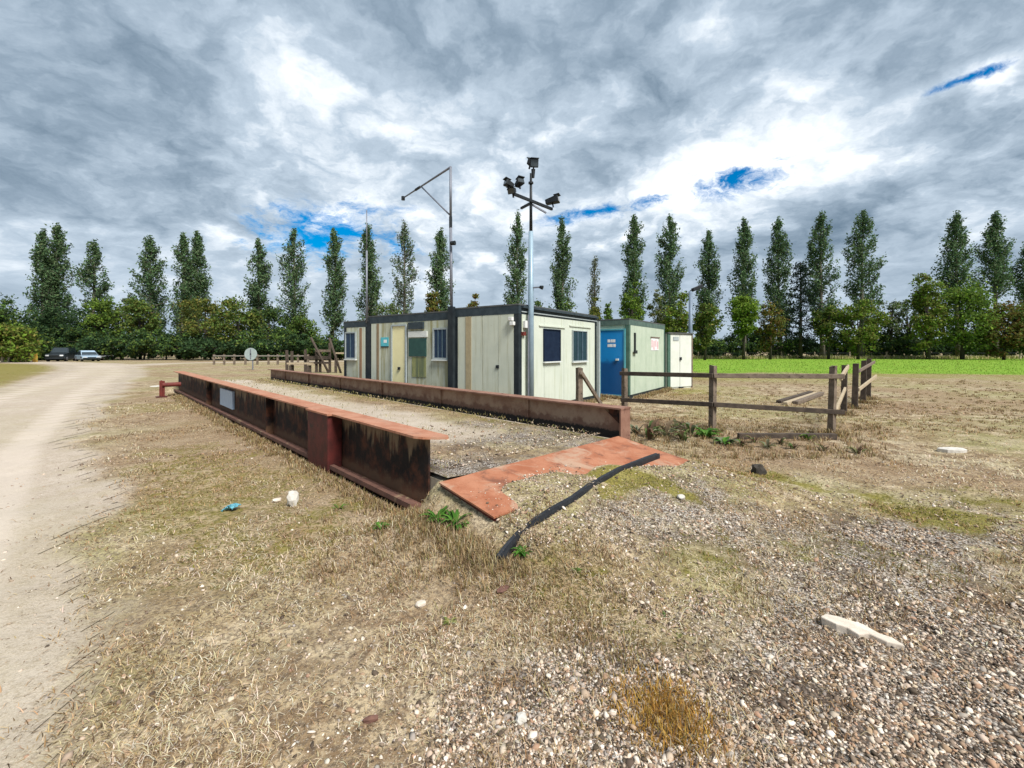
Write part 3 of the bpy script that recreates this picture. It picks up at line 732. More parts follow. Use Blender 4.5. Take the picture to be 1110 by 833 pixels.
def build_cabins():
    fl = Face(C0, CDv, (-CEv[0], -CEv[1])); fs = Face(C0, CEv, (-CDv[0], -CDv[1]))
    DEP = 4.35
    # near unit
    A = empty('site_cabin', (C0[0] - .6, C0[1] + 2, 0), 'nearest cream site cabin with two shuttered windows on its short side', 'cabin', 'site cabins')
    aE = fl.px(492, 340, 562, 400)[1]
    shell(A, C0, 0, aE, DEP, 2.6, .02, 'cream', 'fascia', 'post_black')
    panels(fl, A, [.13, .58, 1.05, 1.52, aE - .13], .14, 2.6 - .232, ['cream'])
    panels(fs, A, [.13, 1.15, 2.2, 3.25, DEP - .13], .14, 2.6 - .232, ['pale'])
    r = fl.px(505, 346, 511, 420); fl.rect('rust_strip', plain('rust_strip_brown', (.40, .33, .20), .8), A, (r[0], r[1], .14, 2.36), .002, .012)
    fs.rect('gutter', MT['fascia'], A, (.1, DEP, 2.505, 2.56), .012, .075)
    fs.rect('trim', MT['frame_grey'], A, (.1, DEP, 2.41, 2.435), .008, .03)
    fs.window(A, fs.px(589, 358, 606, 391), 'shutter_navy', 'shutter_navy', 0, None, True, .02, 'dark navy shuttered window')
    fs.window(A, fs.px(620, 359.5, 635, 391), 'glass_teal', 'frame_grey', 2, 'bar_grey', True, .02, 'barred teal window')
    for wx in ((584, 612), (617, 640)):
        q = fs.px(wx[0], 353.6, wx[1], 355); fs.rect('drip_rail', MT['pale'], A, q, .003, .03)
    q = fs.px(644, 350, 647, 430); fs.rect('drainpipe', MT['frame_grey'], A, (DEP - .02, DEP + .06, .05, 2.42), .02, .10)
    for px, py in ((555, 346), (556.5, 351)):
        q = fl.px(px - 2, py - 2, px + 2.2, py + 2); fl.rect('wall_lamp', MT['white_plastic'], A, q, .003, .09, .01)
    q = fs.px(566.5, 348, 571, 356); fs.rect('junction_box', MT['white_plastic'], A, q, .003, .08, .01)
    q = fs.px(565, 360, 568, 364); fs.rect('junction_box', MT['bright_red'], A, q, .003, .06)
    q = fl.px(538, 396, 541, 399.5); fl.rect('vent', MT['lamp_black'], A, q, .002, .02)
    # middle unit
    bE = fl.px(399.5, 350, 480, 400)[1]
    B = empty('site_cabin', (C0[0] + CDv[0] * 3.7 + 1, C0[1] + CDv[1] * 3.7 + 2, 0), 'middle site cabin with cream door, green hatch board and barred window', 'cabin', 'site cabins')
    shell(B, C0, aE + .012, bE, DEP, 2.545, .02, 'cream_dirty', 'fascia', 'post_black')
    dr = fl.px(426, 354, 440, 411); dr = (dr[0], dr[1], .16, dr[3])
    panels(fl, B, [aE + .145, aE + .80, dr[0] - .62, dr[0] - .07], .14, 2.545 - .232, ['cream_dirty'])
    panels(fl, B, [dr[1] + .07, dr[1] + .52, bE - .13], .14, 2.545 - .232, ['cream_dirty', 'cream'])
    fl.rect('wall_panel', MT['cream_dirty'], B, (dr[0] - .064, dr[1] + .064, dr[3] + .05, 2.545 - .232), -.028, 0)
    d = fl.rect('door', MT['door_cream'], B, dr, -.02, .012)
    for q in ((dr[0] - .05, dr[0] - .004, .14, dr[3] + .05), (dr[1] + .004, dr[1] + .05, .14, dr[3] + .05), (dr[0] - .004, dr[1] + .004, dr[3] + .004, dr[3] + .05)):
        fl.rect('door_frame', MT['frame_grey'], d, q, .002, .04)
    q = fl.px(432.5, 398, 434.5, 401); fl.rect('handle', MT['lamp_black'], d, q, .013, .05)
    fl.window(B, fl.px(471.5, 357.5, 485, 388), 'glass_blue', 'frame_grey', 2, 'bar_grey', True, .045, 'barred dark blue window')
    hb = fl.px(444, 367, 462.5, 386.5); fl.rect('hatch_board', MT['board_green'], B, hb, .003, .03)
    fl.rect('hatch_rail', MT['frame_white'], B, (hb[0] - .04, hb[1] + .02, hb[3] + .03, hb[3] + .19), .003, .035)
    q = fl.px(444, 349.5, 460, 357); fl.rect('awning_box', MT['fascia'], B, q, .003, .06)
    q = fl.px(447, 387.5, 462, 409); fl.rect('mossy_panel', weathered('mossy_panel', (.20, .22, .09), (.30, .30, .13), 4, .8, streak=(.10, .13, .08), streak_lv=(.45, .6)), B, q, .003, .014)
    q = fl.px(413.2, 366, 421.5, 375.5); sg = fl.rect('sign', MT['sign_cyan'], B, q, .003, .015)
    mx, mz = (q[0] + q[1]) / 2, (q[2] + q[3]) / 2
    fl.rect('sign_mark', MT['sign_white'], sg, (mx - .10, mx + .03, mz - .03, mz + .06), .016, .019)
    fl.rect('sign_footer', MT['lamp_black'], sg, (q[0], q[1], q[2] - .035, q[2] - .002), .003, .014)
    q = fl.px(408.5, 356, 411, 405); fl.rect('rust_strip', plain('rust_strip_dark', (.26, .19, .11), .8), B, (q[0], q[1], .16, 2.3), .002, .010)
    # far unit
    cE = fl.px(373, 350, 380, 400)[1]
    Cc = empty('site_cabin', (C0[0] + CDv[0] * 6 + 1, C0[1] + CDv[1] * 6 + 2, 0), 'farthest low site cabin with one grey window at the left end of the row', 'cabin', 'site cabins')
    shell(Cc, C0, bE + .012, cE, DEP, 2.43, .02, 'cream', 'fascia', 'post_black', .2)
    panels(fl, Cc, [bE + .145, bE + .50, cE - .13], .14, 2.43 - .202, ['cream', 'cream_dirty'])
    fl.window(Cc, fl.px(376, 361.5, 386, 388), 'glass_blue', 'frame_grey', 1, 'bar_grey', True, .04, 'grey blue two pane window')
    q = fl.px(390, 356, 392.5, 400); fl.rect('rust_strip', plain('rust_strip_red', (.30, .18, .10), .8), Cc, (q[0], q[1], .16, 2.2), .002, .010)
build_cabins()

def build_blue_cabin():
    P = (3.70, 13.70)
    f1 = Face(P, CDv, (-CEv[0], -CEv[1])); f2 = Face(P, CEv, (-CDv[0], -CDv[1]))
    root = empty('site_cabin', (P[0], P[1] + 1.5, 0), 'small pale green site cabin with a bright blue door', 'cabin', 'site cabins')
    dep = f2.px(682, 360, 720.5, 420)[1]
    shell(root, P, 0, 2.3, dep, 2.53, -.02, 'greenish', 'fascia_green', 'post_green', .2)
    dr = f1.px(651.5, 358.5, 676.5, 425); dr = (dr[0], dr[1], .10, dr[3])
    d = f1.rect('door', MT['door_blue'], root, dr, -.02, .015)
    fr = plain('door_frame_pale_blue', (.10, .36, .42), .5)
    for q in ((dr[0] - .05, dr[0] - .004, .06, dr[3] + .05), (dr[1] + .004, dr[1] + .05, .06, dr[3] + .05), (dr[0] - .004, dr[1] + .004, dr[3] + .004, dr[3] + .05), (dr[0] - .004, dr[1] + .004, .05, .098)):
        f1.rect('door_frame', fr, d, q, -.02, .04)
    for zc, ws in ((369.8, (0.11, .05, .12)), (374.8, (.06, .13, .10))):
        q = f1.px(658.8, zc - 1.6, 667.8, zc + 1.6); r = q[1]
        for w in ws:
            f1.rect('sign_lettering', MT['sign_white'], d, (r - w * .86, r, q[2], q[3]), .0155, .019); r -= w
    q = f1.px(668, 389, 671, 391); f1.rect('handle', MT['frame_white'], d, q, .016, .06)
    f1.rect('wall_panel', MT['greenish'], root, (dr[1] + .07, 2.17, .1, 2.325), -.028, 0)
    f1.rect('step', MT['timber_dark'], root, (dr[0] - .06, dr[1] + .06, -.05, .045), .01, .22)
    panels(f2, root, [.13, .5, 1.7, 2.9, dep - .13], .1, 2.325, ['greenish'])
    q = f2.px(705.5, 367, 713.5, 380); sg = f2.rect('notice', MT['sign_white'], root, q, .003, .012)
    w = (q[1] - q[0]) / 4; h = q[3] - q[2]
    for k, (lo, hi) in enumerate(((.25, .95), (.05, .9), (.3, .95), (.1, .85))):
        f2.rect('notice_print', MT['sign_pink'], sg, (q[0] + w * k + w * .15, q[0] + w * k + w * .8, q[2] + h * lo, q[2] + h * hi * .9), .0125, .0145)
    f2.rect('notice_rail', MT['timber'], sg, (q[0] - .05, q[1] + .12, q[3] + .01, q[3] + .05), .003, .03)
    q = f2.px(687, 361, 688.2, 383); hb = f2.rect('hasp_bar', MT['lamp_black'], root, q, .003, .04)
    q = f2.px(685.5, 380, 688.5, 383.5); f2.rect('padlock', MT['lamp_black'], hb, q, .041, .08)
build_blue_cabin()

def build_store():
    D = Vector((.854, .521)).normalized(); P = gp(722, 424.0, -.02).xy
    P = Vector((6.10, 16.95)); out = Vector((D.y, -D.x)); f = Face(P, D, out)
    root = empty('storage_locker', (P.x + .7, P.y + .9, 0), 'narrow white storage locker with double doors behind the blue door cabin', 'locker')
    wd = f.px(724, 370, 750.5, 420)[1]; top = 2.22
    mb = MB(); f.span(mb, 0, wd, -1.9, -.03, -.04, top - .05); mb.build('locker_shell', MT['locker_white'], root)
    f.rect('roof', MT['roof'], root, (-.04, wd + .04, top - .05, top), -1.94, .05)
    s = wall_hit(737, 390, P, D)[0]
    f.rect('door', MT['locker_white'], root, (.14, s - .012, .06, top - .09), -.028, .0)
    d2 = f.rect('door', MT['locker_white'], root, (s + .012, wd - .06, .06, top - .09), -.028, .0)
    f.rect('corner_post', MT['post_green'], root, (-.02, .13, -.04, top - .051), -.029, .015)
    f.rect('corner_post', MT['timber'], root, (wd - .052, wd + .015, -.04, top - .051), -.029, .012)
    f.rect('lock', MT['lamp_black'], d2, (s - .03, s + .06, 1.12, 1.24), .002, .05)
    f.rect('vent', MT['frame_grey'], root, (.30, .62, top - .32, top - .17), .001, .02)
    f.rect('door_foot', MT['lamp_black'], root, (s - .05, s + .16, -.02, .055), -.02, .06)
build_store()

# ------------------------------------------------------------------ masts
def build_masts():
    up = Vector((0, 0, 1))
    # floodlight mast
    b = at(575.5, 420, 10.12); b.z = 0
    root = empty('floodlight_mast', b, 'tall pale blue floodlight mast with black lamp heads at the cabin corner', 'mast')
    tz = at(578, 172, b.y).z
    MB().tube([b, b + up * 2.6, b + up * 4.3], [.070, .066, .055], 14).build('pole', MT['pole_blue'], root, smooth=True)
    MB().tube([b + up * 4.25, b + up * (tz - .35)], [.040, .028], 10).build('upper_pole', MT['lamp_black'], root, smooth=True)
    cz = at(578, 219, b.y).z; c = Vector((b.x, b.y, cz))
    MB().tube([c + up * (.42), c + up * .46], .06, 10).build('collar', MT['lamp_black'], root)
    le = at(557, 210.5, 9.68); re = at(598.5, 227, 10.55)
    MB().beam(le, re, .05, .06).build('cross_arm', MT['lamp_black'], root)
    MB().beam(at(565, 226, 10.5), c - up * .03, .05, .05).build('cross_arm', MT['lamp_black'], root)
    MB().beam(at(592, 231, 10.3), c - up * .05, .035, .035).build('cross_arm', MT['pole_grey'], root)
    def lamp(p, fwd, w=.17, h=.13, d=.2):
        f = Vector(fwd).normalized(); s = f.cross(up).normalized(); u = s.cross(f)
        mb = MB(); q = lambda a, e, g: p + f * a + s * e + u * g
        bk, fr = .65, 1.0
        mb.hexa([q(-d / 2, -w / 2 * bk, -h / 2 * bk), q(d / 2, -w / 2, -h / 2), q(d / 2, w / 2, -h / 2), q(-d / 2, w / 2 * bk, -h / 2 * bk),
                 q(-d / 2, -w / 2 * bk, h / 2 * bk), q(d / 2, -w / 2, h / 2), q(d / 2, w / 2, h / 2), q(-d / 2, w / 2 * bk, h / 2 * bk)])
        o = mb.build('lamp_head', MT['lamp_black'], root, bevel=.012)
        MB().box(p + f * (d / 2 + .006), f * .004, s * (w * .42), u * (h * .40)).build('lens', MT['lens'], o)
        MB().box(p + f * (d / 2 - .02) + u * (h / 2 + .012), f * .07, s * (w * .5), u * .006).build('visor', MT['lamp_black'], o)
        MB().beam(p - u * (h / 2) * .6, p - u * (h / 2 + .08), .03, .03, up=f).build('bracket', MT['lamp_black'], o)
    lamp(at(552, 200, 9.68), (-1, -.5, .35)); lamp(at(562.5, 199, 9.7), (.6, -.9, .4)); lamp(at(555.5, 207, 9.72), (-.5, -1, -.4), .18, .14, .16)
    lamp(at(598.5, 217.8, 10.5), (.95, -.35, .18), .2, .17, .32)
    lamp(at(578.5, 178, 10.12), (.15, -1, -.2), .20, .19, .18); lamp(at(575.5, 176.5, 10.2), (-.8, .4, .3), .14, .14, .12)
    MB().tube([at(578, 184, 10.12), at(578, 193, 10.12)], [.05, .03], 10).build('neck', MT['lamp_black'], root)
    p = at(586.5, 311.5, 10.0)
    MB().beam(b + up * p.z, p, .03, .03).build('camera_arm', MT['pole_grey'], root)
    MB().tube([p - Vector((.03, .02, 0)), p + Vector((.035, -.05, -.02))], [.035, .05], 12).build('loudspeaker', MT['lamp_black'], root)
    MB().tube([b + Vector((-.06, -.05, .05)), b + Vector((-.06, -.05, 2.35))], .018, 8).build('cable', MT['pole_grey'], root)
    # boom mast
    zb = 10.98
    b = at(489.5, 420, zb); b.z = 0
    root = empty('boom_mast', b, 'thin grey mast with a long horizontal boom and diagonal brace', 'mast')
    MB().box(b + up * 1.315, Vector((CDv[0], CDv[1], 0)) * .085, Vector((CEv[0], CEv[1], 0)) * .05, up * 1.315).build('foot_post', MT['post_black'], root)
    top = at(488.5, 181, zb); jn = at(488.5, 235, zb); j2 = at(488.5, 247, zb)
    MB().tube([b + up * 2.6, j2], .036, 10).build('pole', MT['pole_grey'], root, smooth=True)
    MB().tube([j2, jn], .040, 10).build('sleeve', MT['lamp_black'], root)
    MB().tube([jn, top], .032, 10).build('pole', MT['pole_grey'], root, smooth=True)
    dv = Vector((WD.x, WD.y, 0))
    r = ray(437, 215); k = (top.z - CAM_H) / r.z; tip = Vector((r.x * k, r.y * k, top.z))
    MB().tube([top + up * -.01, tip], [.030, .020], 10).build('boom', MT['pole_grey'], root, smooth=True)
    jb = top.lerp(tip, .58)
    MB().tube([jn + up * .02, jb], .020, 8).build('brace', MT['pole_grey'], root, smooth=True)
    MB().tube([top.lerp(tip, .60), top.lerp(tip, .70)], .036, 8).build('clamp', MT['lamp_black'], root)
    MB().tube([tip - up * .06, tip + up * .05], .055, 10).build('boom_end', MT['lamp_black'], root)
    p = at(491, 264, zb - .1)
    MB().tube([p - Vector((.06, 0, 0)), p + Vector((.06, -.04, 0))], [.05, .06], 10).build('lamp_head', MT['lamp_black'], root)
    # aerial
    za = 13.0
    b = at(401, 405, za); b.z = 0
    root = empty('aerial_mast', b, 'slender aerial pole above the left cabins, rising from a dark post', 'mast')
    MB().box(b + up * 1.24, Vector((CDv[0], CDv[1], 0)) * .07, Vector((CEv[0], CEv[1], 0)) * .05, up * 1.24).build('foot_post', MT['post_black'], root)
    t1 = at(397.5, 272, za); t2 = at(397.5, 228, za); bb = b + up * 2.44
    bb2 = Vector((t1.x, bb.y, bb.z))
    MB().tube([bb2 - up * .1, t1], .030, 8).build('pole', MT['pole_grey'], root, smooth=True)
    MB().tube([t1, t2], .016, 8).build('whip', MT['pole_grey'], root, smooth=True)
    # lamp post behind the locker
    b = at(748.5, 370, 21.0); b.z = 0; tz = at(748, 316, 21.0).z
    root = empty('lamp_post', b, 'pale blue lamp post rising behind the white locker', 'lamp post')
    MB().tube([b, b + up * tz], [.10, .08], 12).build('pole', MT['pole_dull'], root, smooth=True)
    h = b + up * (tz + .06) + Vector((.18, 0, .05))
    MB().tube([b + up * tz, h], .05, 8).build('arm', MT['lamp_black'], root)
    MB().box(h + Vector((.15, 0, .05)), Vector((.24, 0, .1)), Vector((0, .12, 0)), Vector((-.03, 0, .08))).build('lamp_head', MT['lamp_black'], root, bevel=.02)
build_masts()

# ------------------------------------------------------------------ timber fence by the weighbridge
random.seed(5)
def rough_post(mb, b, h, w, lean=(0, 0), yaw=0, n=3):
    """square timber post with slightly uneven sides"""
    b = Vector(b); rng = random.Random(int(b.x * 1000) + int(h * 977))
    ring = []
    for k in range(n + 1):
        z = -.15 + (h + .15) * k / n
        c = b + Vector((lean[0] * z, lean[1] * z, z)); ww = w / 2 * (1 - .08 * k / n)
        ring.append([c + Vector((math.cos(yaw + a) * ww * 1.414 * rng.uniform(.92, 1.06), math.sin(yaw + a) * ww * 1.414 * rng.uniform(.92, 1.06), rng.uniform(-.012, .02) if k == n else 0))
                     for a in (math.pi / 4, 3 * math.pi / 4, 5 * math.pi / 4, 7 * math.pi / 4)])
    vs = [v for r_ in ring for v in r_]
    fs = [(3, 2, 1, 0), tuple(4 * n + q for q in range(4))]
    for k in range(n):
        for q in range(4): fs.append((4 * k + q, 4 * k + (q + 1) % 4, 4 * k + 4 + (q + 1) % 4, 4 * k + 4 + q))
    return mb.add(vs, fs)
def build_fence():
    pA = gp(677, 456); pB = gp(772, 468); pC = gp(901, 472.5)
    pA.z = pB.z = pC.z = 0
    root = empty('timber_fence', pB, 'weathered two rail timber fence in front of the blue door cabin', 'fence', 'timber fences')
    MT_ = (MT['timber'], MT['timber'], MT['timber'])
    for p, h, ln in ((pA, 1.13, (.0, .0)), (pB, 1.25, (.015, 0)), (pC, 1.24, (.03, 0))):
        rough_post(MB(), p, h, .10, ln, .5).build('post', MT['timber'], root)
    off = Vector((-.02, -.075, 0))
    def rail(pa, za, pb, zb, mat='timber_dark', hh=.085, parent=root, o=off):
        MB().beam(Vector((pa.x, pa.y, za)) + o, Vector((pb.x, pb.y, zb)) + o, .045, hh).build('rail', MT[mat], parent, bevel=.008)
    rail(pA + Vector((-.1, 0, 0)), 1.03, pB + Vector((.0, 0, 0)), 1.06); rail(pB + Vector((.012, 0, 0)), 1.06, pC + Vector((.2, 0, 0)), 1.07, 'timber')
    rail(pA + Vector((-.08, 0, 0)), .46, pB, .52); rail(pB + Vector((.012, 0, 0)), .52, pC + Vector((.2, 0, 0)), .43)
    # return run going away from the camera
    q = [gp(914.5, 450.6), gp(926.5, 443.5), gp(935.5, 437), gp(941, 433)]
    for p in q: p.z = 0
    root2 = empty('timber_fence', q[0], 'short dark post and rail fence end left of the open gap', 'fence', 'timber fences')
    rough_post(MB(), q[0], 1.17, .115, (.02, 0), .8).build('post', MT['timber_dark'], root2)
    o2 = Vector((.06, -.05, 0))
    MB().beam(Vector((pC.x + .12, pC.y + .06, .42)), Vector((q[0].x + .25, q[0].y + .25, .66)), .045, .08).build('rail', MT['timber_pale'], root2, bevel=.008)
    MB().beam(Vector((pC.x + .22, pC.y + .06, 1.03)), Vector((q[0].x + .3, q[0].y + .25, 1.14)), .045, .09).build('rail', MT['timber_pale'], root2, bevel=.008)
    root3 = empty('timber_fence', q[1], 'cluster of dark fence posts with pale rails right of the open gap', 'fence', 'timber fences')
    for p, h in zip(q[1:], (1.18, 1.22, 1.26)):
        rough_post(MB(), p, h, .13, (.025, 0), .8).build('post', MT['timber_dark'], root3)
    MB().beam(Vector((q[1].x + .1, q[1].y, .50)), Vector((q[3].x + .25, q[3].y, .72)), .045, .09).build('rail', MT['timber_pale'], root3, bevel=.008)
    MB().beam(Vector((q[1].x + .1, q[1].y, .98)), Vector((q[3].x + .2, q[3].y, 1.16)), .045, .08).build('rail', MT['timber'], root3, bevel=.008)
    # lone post with a fallen rail behind the far beam
    p = at(628, 450, 9.9); p.z = 0
    r4 = empty('broken_fence', p, 'broken timber fence post with a fallen rail leaning on it', 'fence', 'timber fences')
    rough_post(MB(), p, at(628, 399, 9.9).z, .13, (.0, 0), .4).build('post', MT['timber'], r4)
    MB().beam(at(630, 404, 9.78), gp(655, 444, .02), .05, .10).build('fallen_rail', MT['timber'], r4, bevel=.008)
    # timbers lying inside the enclosure
    for (x0, y0, x1, y1, w, mt, lab) in ((844, 436, 879, 425.5, .13, 'timber_dark', 'dark timber lying on the grass, left of the three loose timbers'),
                                         (851, 438, 884, 427, .12, 'timber_pale', 'pale plank lying on the grass between two dark timbers'),
                                         (862, 437, 891, 426.5, .14, 'timber', 'brown timber lying on the grass, right of the three loose timbers')):
        a, b = gp(x0, y0, .06), gp(x1, y1, .06)
        mid = (a + b) / 2; mid.z = 0
        o = MB().beam(a, b, w, .10).build('loose_timber', MT[mt], None, mid, bevel=.012)
        tag(o, lab, 'timber', 'loose timbers in the enclosure')
    a, b = gpt(800, 476), gpt(906, 476.5); a.z += .05; b.z += .05
    mid = (a + b) / 2; mid.z -= .05
    tag(MB().beam(a, b, .09, .10).build('ground_board', MT['timber_dark'], None, mid, bevel=.01), 'dark timber edging board lying on the ground at the fence foot', 'board')
build_fence()

# ------------------------------------------------------------------ trees
def leaf_cloud(c, size, tint, rng, flat=.55):
    n = len(c)
    a = rng.normal(size=(n, 3)); a /= np.linalg.norm(a, axis=1)[:, None]
    b = rng.normal(size=(n, 3)); b -= a * (a * b).sum(1)[:, None]; b /= np.linalg.norm(b, axis=1)[:, None]
    a = a * size[:, None]; b = b * size[:, None] * flat
    k = rng.uniform(-.3, .3, (n, 1))
    nn = np.cross(a, b) / np.maximum(size[:, None], 1e-6) * .5
    V = np.stack([c + a, c + b + a * k + nn, c - a, c - b + a * k + nn], 1).reshape(-1, 3)
    Fc = np.arange(4 * n).reshape(n, 4)
    return V, Fc, np.repeat(tint, 4, 0)
def tints(n, cols, rng, var=.32, ch=.08):
    cols = np.array(cols); k = rng.integers(0, len(cols), n)
    return np.clip(cols[k] * rng.uniform(1 - var, 1 + var, (n, 1)) * rng.uniform(1 - ch, 1 + ch, (n, 3)), 0, 1)

POP = [(.085, .150, .060), (.062, .120, .056), (.105, .170, .070), (.14, .19, .095)]
POP_PALE = [(.17, .20, .14), (.14, .17, .11), (.21, .23, .17)]
OAK = [(.085, .15, .030), (.11, .17, .036), (.14, .185, .040), (.07, .125, .028)]
LIME = [(.15, .24, .028), (.18, .26, .036), (.12, .20, .028)]
OLIVE = [(.15, .165, .034), (.115, .145, .032), (.19, .175, .042), (.09, .13, .03)]
RUSTY = [(.17, .095, .025), (.14, .09, .025), (.10, .085, .025)]
DARK = [(.030, .064, .024), (.044, .084, .030), (.026, .054, .022), (.058, .098, .034)]
def make_tree(name, base, trunk_pts, rads, centers, sizes, cols, rng, label, group, limbs=(), bark='bark', cat='tree', flat=.55):
    root = empty(name, base, label, cat, group)
    mb = MB(); mb.tube([Vector(p) for p in trunk_pts], list(rads), 7)
    for pts, rr in limbs: mb.tube([Vector(p) for p in pts], list(rr), 5, cap=False)
    mb.build('trunk', MT[bark], root, smooth=True)
    t = tints(len(centers), cols, rng)
    V, Fc, T = leaf_cloud(np.asarray(centers), np.asarray(sizes), t, rng, flat)
    link('crown', np_mesh('crown', V - np.array(base), Fc, MT['leaf'], T), parent=root)
    return root

def poplar(px, top, w_px, Y, seed, label, cols=POP, dens=1.0, crown0=.14, tip=1.0):
    rng = np.random.default_rng(seed)
    base = at(px, 388, Y); base.z = 0
    h = at(px, top, Y).z; w = w_px / F * Y * 1.06
    bend = rng.normal(0, .30, 2)
    def axis(t): return np.array([base.x + bend[0] * math.sin(t * 2.4), base.y + bend[1] * math.sin(t * 2), h * t])
    peak = rng.uniform(.36, .50)
    def prof(t):
        if t < peak: return .42 + .58 * math.sin(math.pi / 2 * max(0, (t - crown0 * .5) / (peak - crown0 * .5)))
        return max(.07, 1 - ((t - peak) / (1.0 - peak)) ** rng_e)
    rng_e = rng.uniform(2.2, 3.6)
    cs, sz, limbs = [], [], []
    nb = int(64 * (.8 + .3 * dens))
    for k in range(nb):
        t0 = crown0 + (.93 - crown0) * ((k + rng.uniform(0, .9)) / nb) ** .95
        az = rng.uniform(0, 2 * math.pi); L = h * rng.uniform(.08, .15) * (1.1 - .6 * t0)
        p0 = axis(t0); t1 = min(.99, t0 + L / h); pf = prof(t1)
        reach = w / 2 * pf * rng.uniform(.50, .98)
        p1 = axis(t1) + np.array([math.cos(az) * reach, math.sin(az) * reach, 0])
        pm = (p0 + p1) / 2 + np.array([math.cos(az), math.sin(az), -.3]) * reach * .25
        limbs.append(([p0, pm, p1], (.10 * (1 - t0) + .03, .045, .015)))
        n = int(rng.uniform(85, 165) * dens * (.45 + .55 * pf))
        u = rng.uniform(.10, 1.04, n) ** .8
        q = ((1 - u) ** 2)[:, None] * p0 + (2 * u * (1 - u))[:, None] * pm + (u ** 2)[:, None] * p1
        nc = max(4, n // 12); cu = rng.integers(0, nc, n); off = rng.normal(0, .13 + .17 * pf, (nc, 3))[cu] * np.array([1, 1, 1.7])
        q = q + off + rng.normal(0, .15, (n, 3)) * np.array([1, 1, 1.6])
        cs.append(q); sz.append(rng.uniform(.11, .25, n))
    n = int(300 * dens); t = rng.uniform(.55, 1.0, n); q = np.array([axis(v) for v in t]) + rng.normal(0, 1, (n, 3)) * np.array([.16, .16, .3])
    q[:, 2] = np.minimum(q[:, 2], h); cs.append(q); sz.append(rng.uniform(.10, .20, n))
    tr = [axis(v) for v in (-.003, .12, .3, .55, .8, .97)]
    make_tree('poplar_tree', base, tr, (.42, .36, .28, .18, .08, .02), np.concatenate(cs), np.concatenate(sz), cols, rng, label, 'tall poplar trees in the row', limbs)

def broadleaf(px, top, w_px, Y, seed, label, cols, dens=1.0, base_t=.12, name='broadleaf_tree', group='trees behind the site', pointed=0.0, bark='bark_dark', leaf=(.11, .25)):
    rng = np.random.default_rng(seed)
    base = at(px, 388, Y); base.z = 0
    h = at(px, top, Y).z; w = w_px / F * Y; r = w / 2
    zc = h * (base_t + 1) / 2; rz = h * (1 - base_t) / 2
    k = int(52 * dens + w * 2.5)
    d = rng.normal(size=(k, 3)); d /= np.linalg.norm(d, axis=1)[:, None]
    rad = rng.uniform(.30, 1.0, k) ** .55 * (1 + .28 * np.sin(3.1 * d[:, 0] + seed) * np.cos(2.7 * d[:, 2] + seed * 1.7)) 
    cl = d * rad[:, None] * np.array([r, r, rz]) * .92
    if pointed:
        tt = np.clip((cl[:, 2] + rz) / (2 * rz), 0, 1); cl[:, :2] *= (1 - pointed * tt)[:, None]
    cl += np.array([base.x, base.y, zc])
    cl[:, 2] = np.maximum(cl[:, 2], .4)
    cs, sz, limbs = [], [], []
    cr = np.clip(min(r, rz) * .24, .3, 1.15)
    for c in cl:
        n = int(rng.uniform(45, 105)); s = cr * rng.uniform(.5, 1.5)
        q = c + rng.normal(0, 1, (n, 3)) * s * np.array([.6, .6, .42])
        q[:, 2] = np.clip(q[:, 2], .08, h * 1.02)
        cs.append(q); sz.append(rng.uniform(leaf[0], leaf[1], n))
    for c in cl[:: max(1, k // 12)]:
        t = rng.uniform(.2, .55); p0 = np.array([base.x, base.y, h * t * .8]); pm = (p0 + c) / 2 + np.array([0, 0, .1 * h])
        limbs.append(([p0, pm, c], (.09, .05, .02)))
    tr = [np.array([base.x, base.y, -.1]), np.array([base.x + .1, base.y, h * .3]), np.array([base.x, base.y + .1, h * .75])]
    make_tree(name, base, tr, (.05 + .018 * h, .04 + .012 * h, .03), np.concatenate(cs), np.concatenate(sz), cols, rng, label, group, limbs, bark, 'shrub' if name == 'shrub' else 'tree')

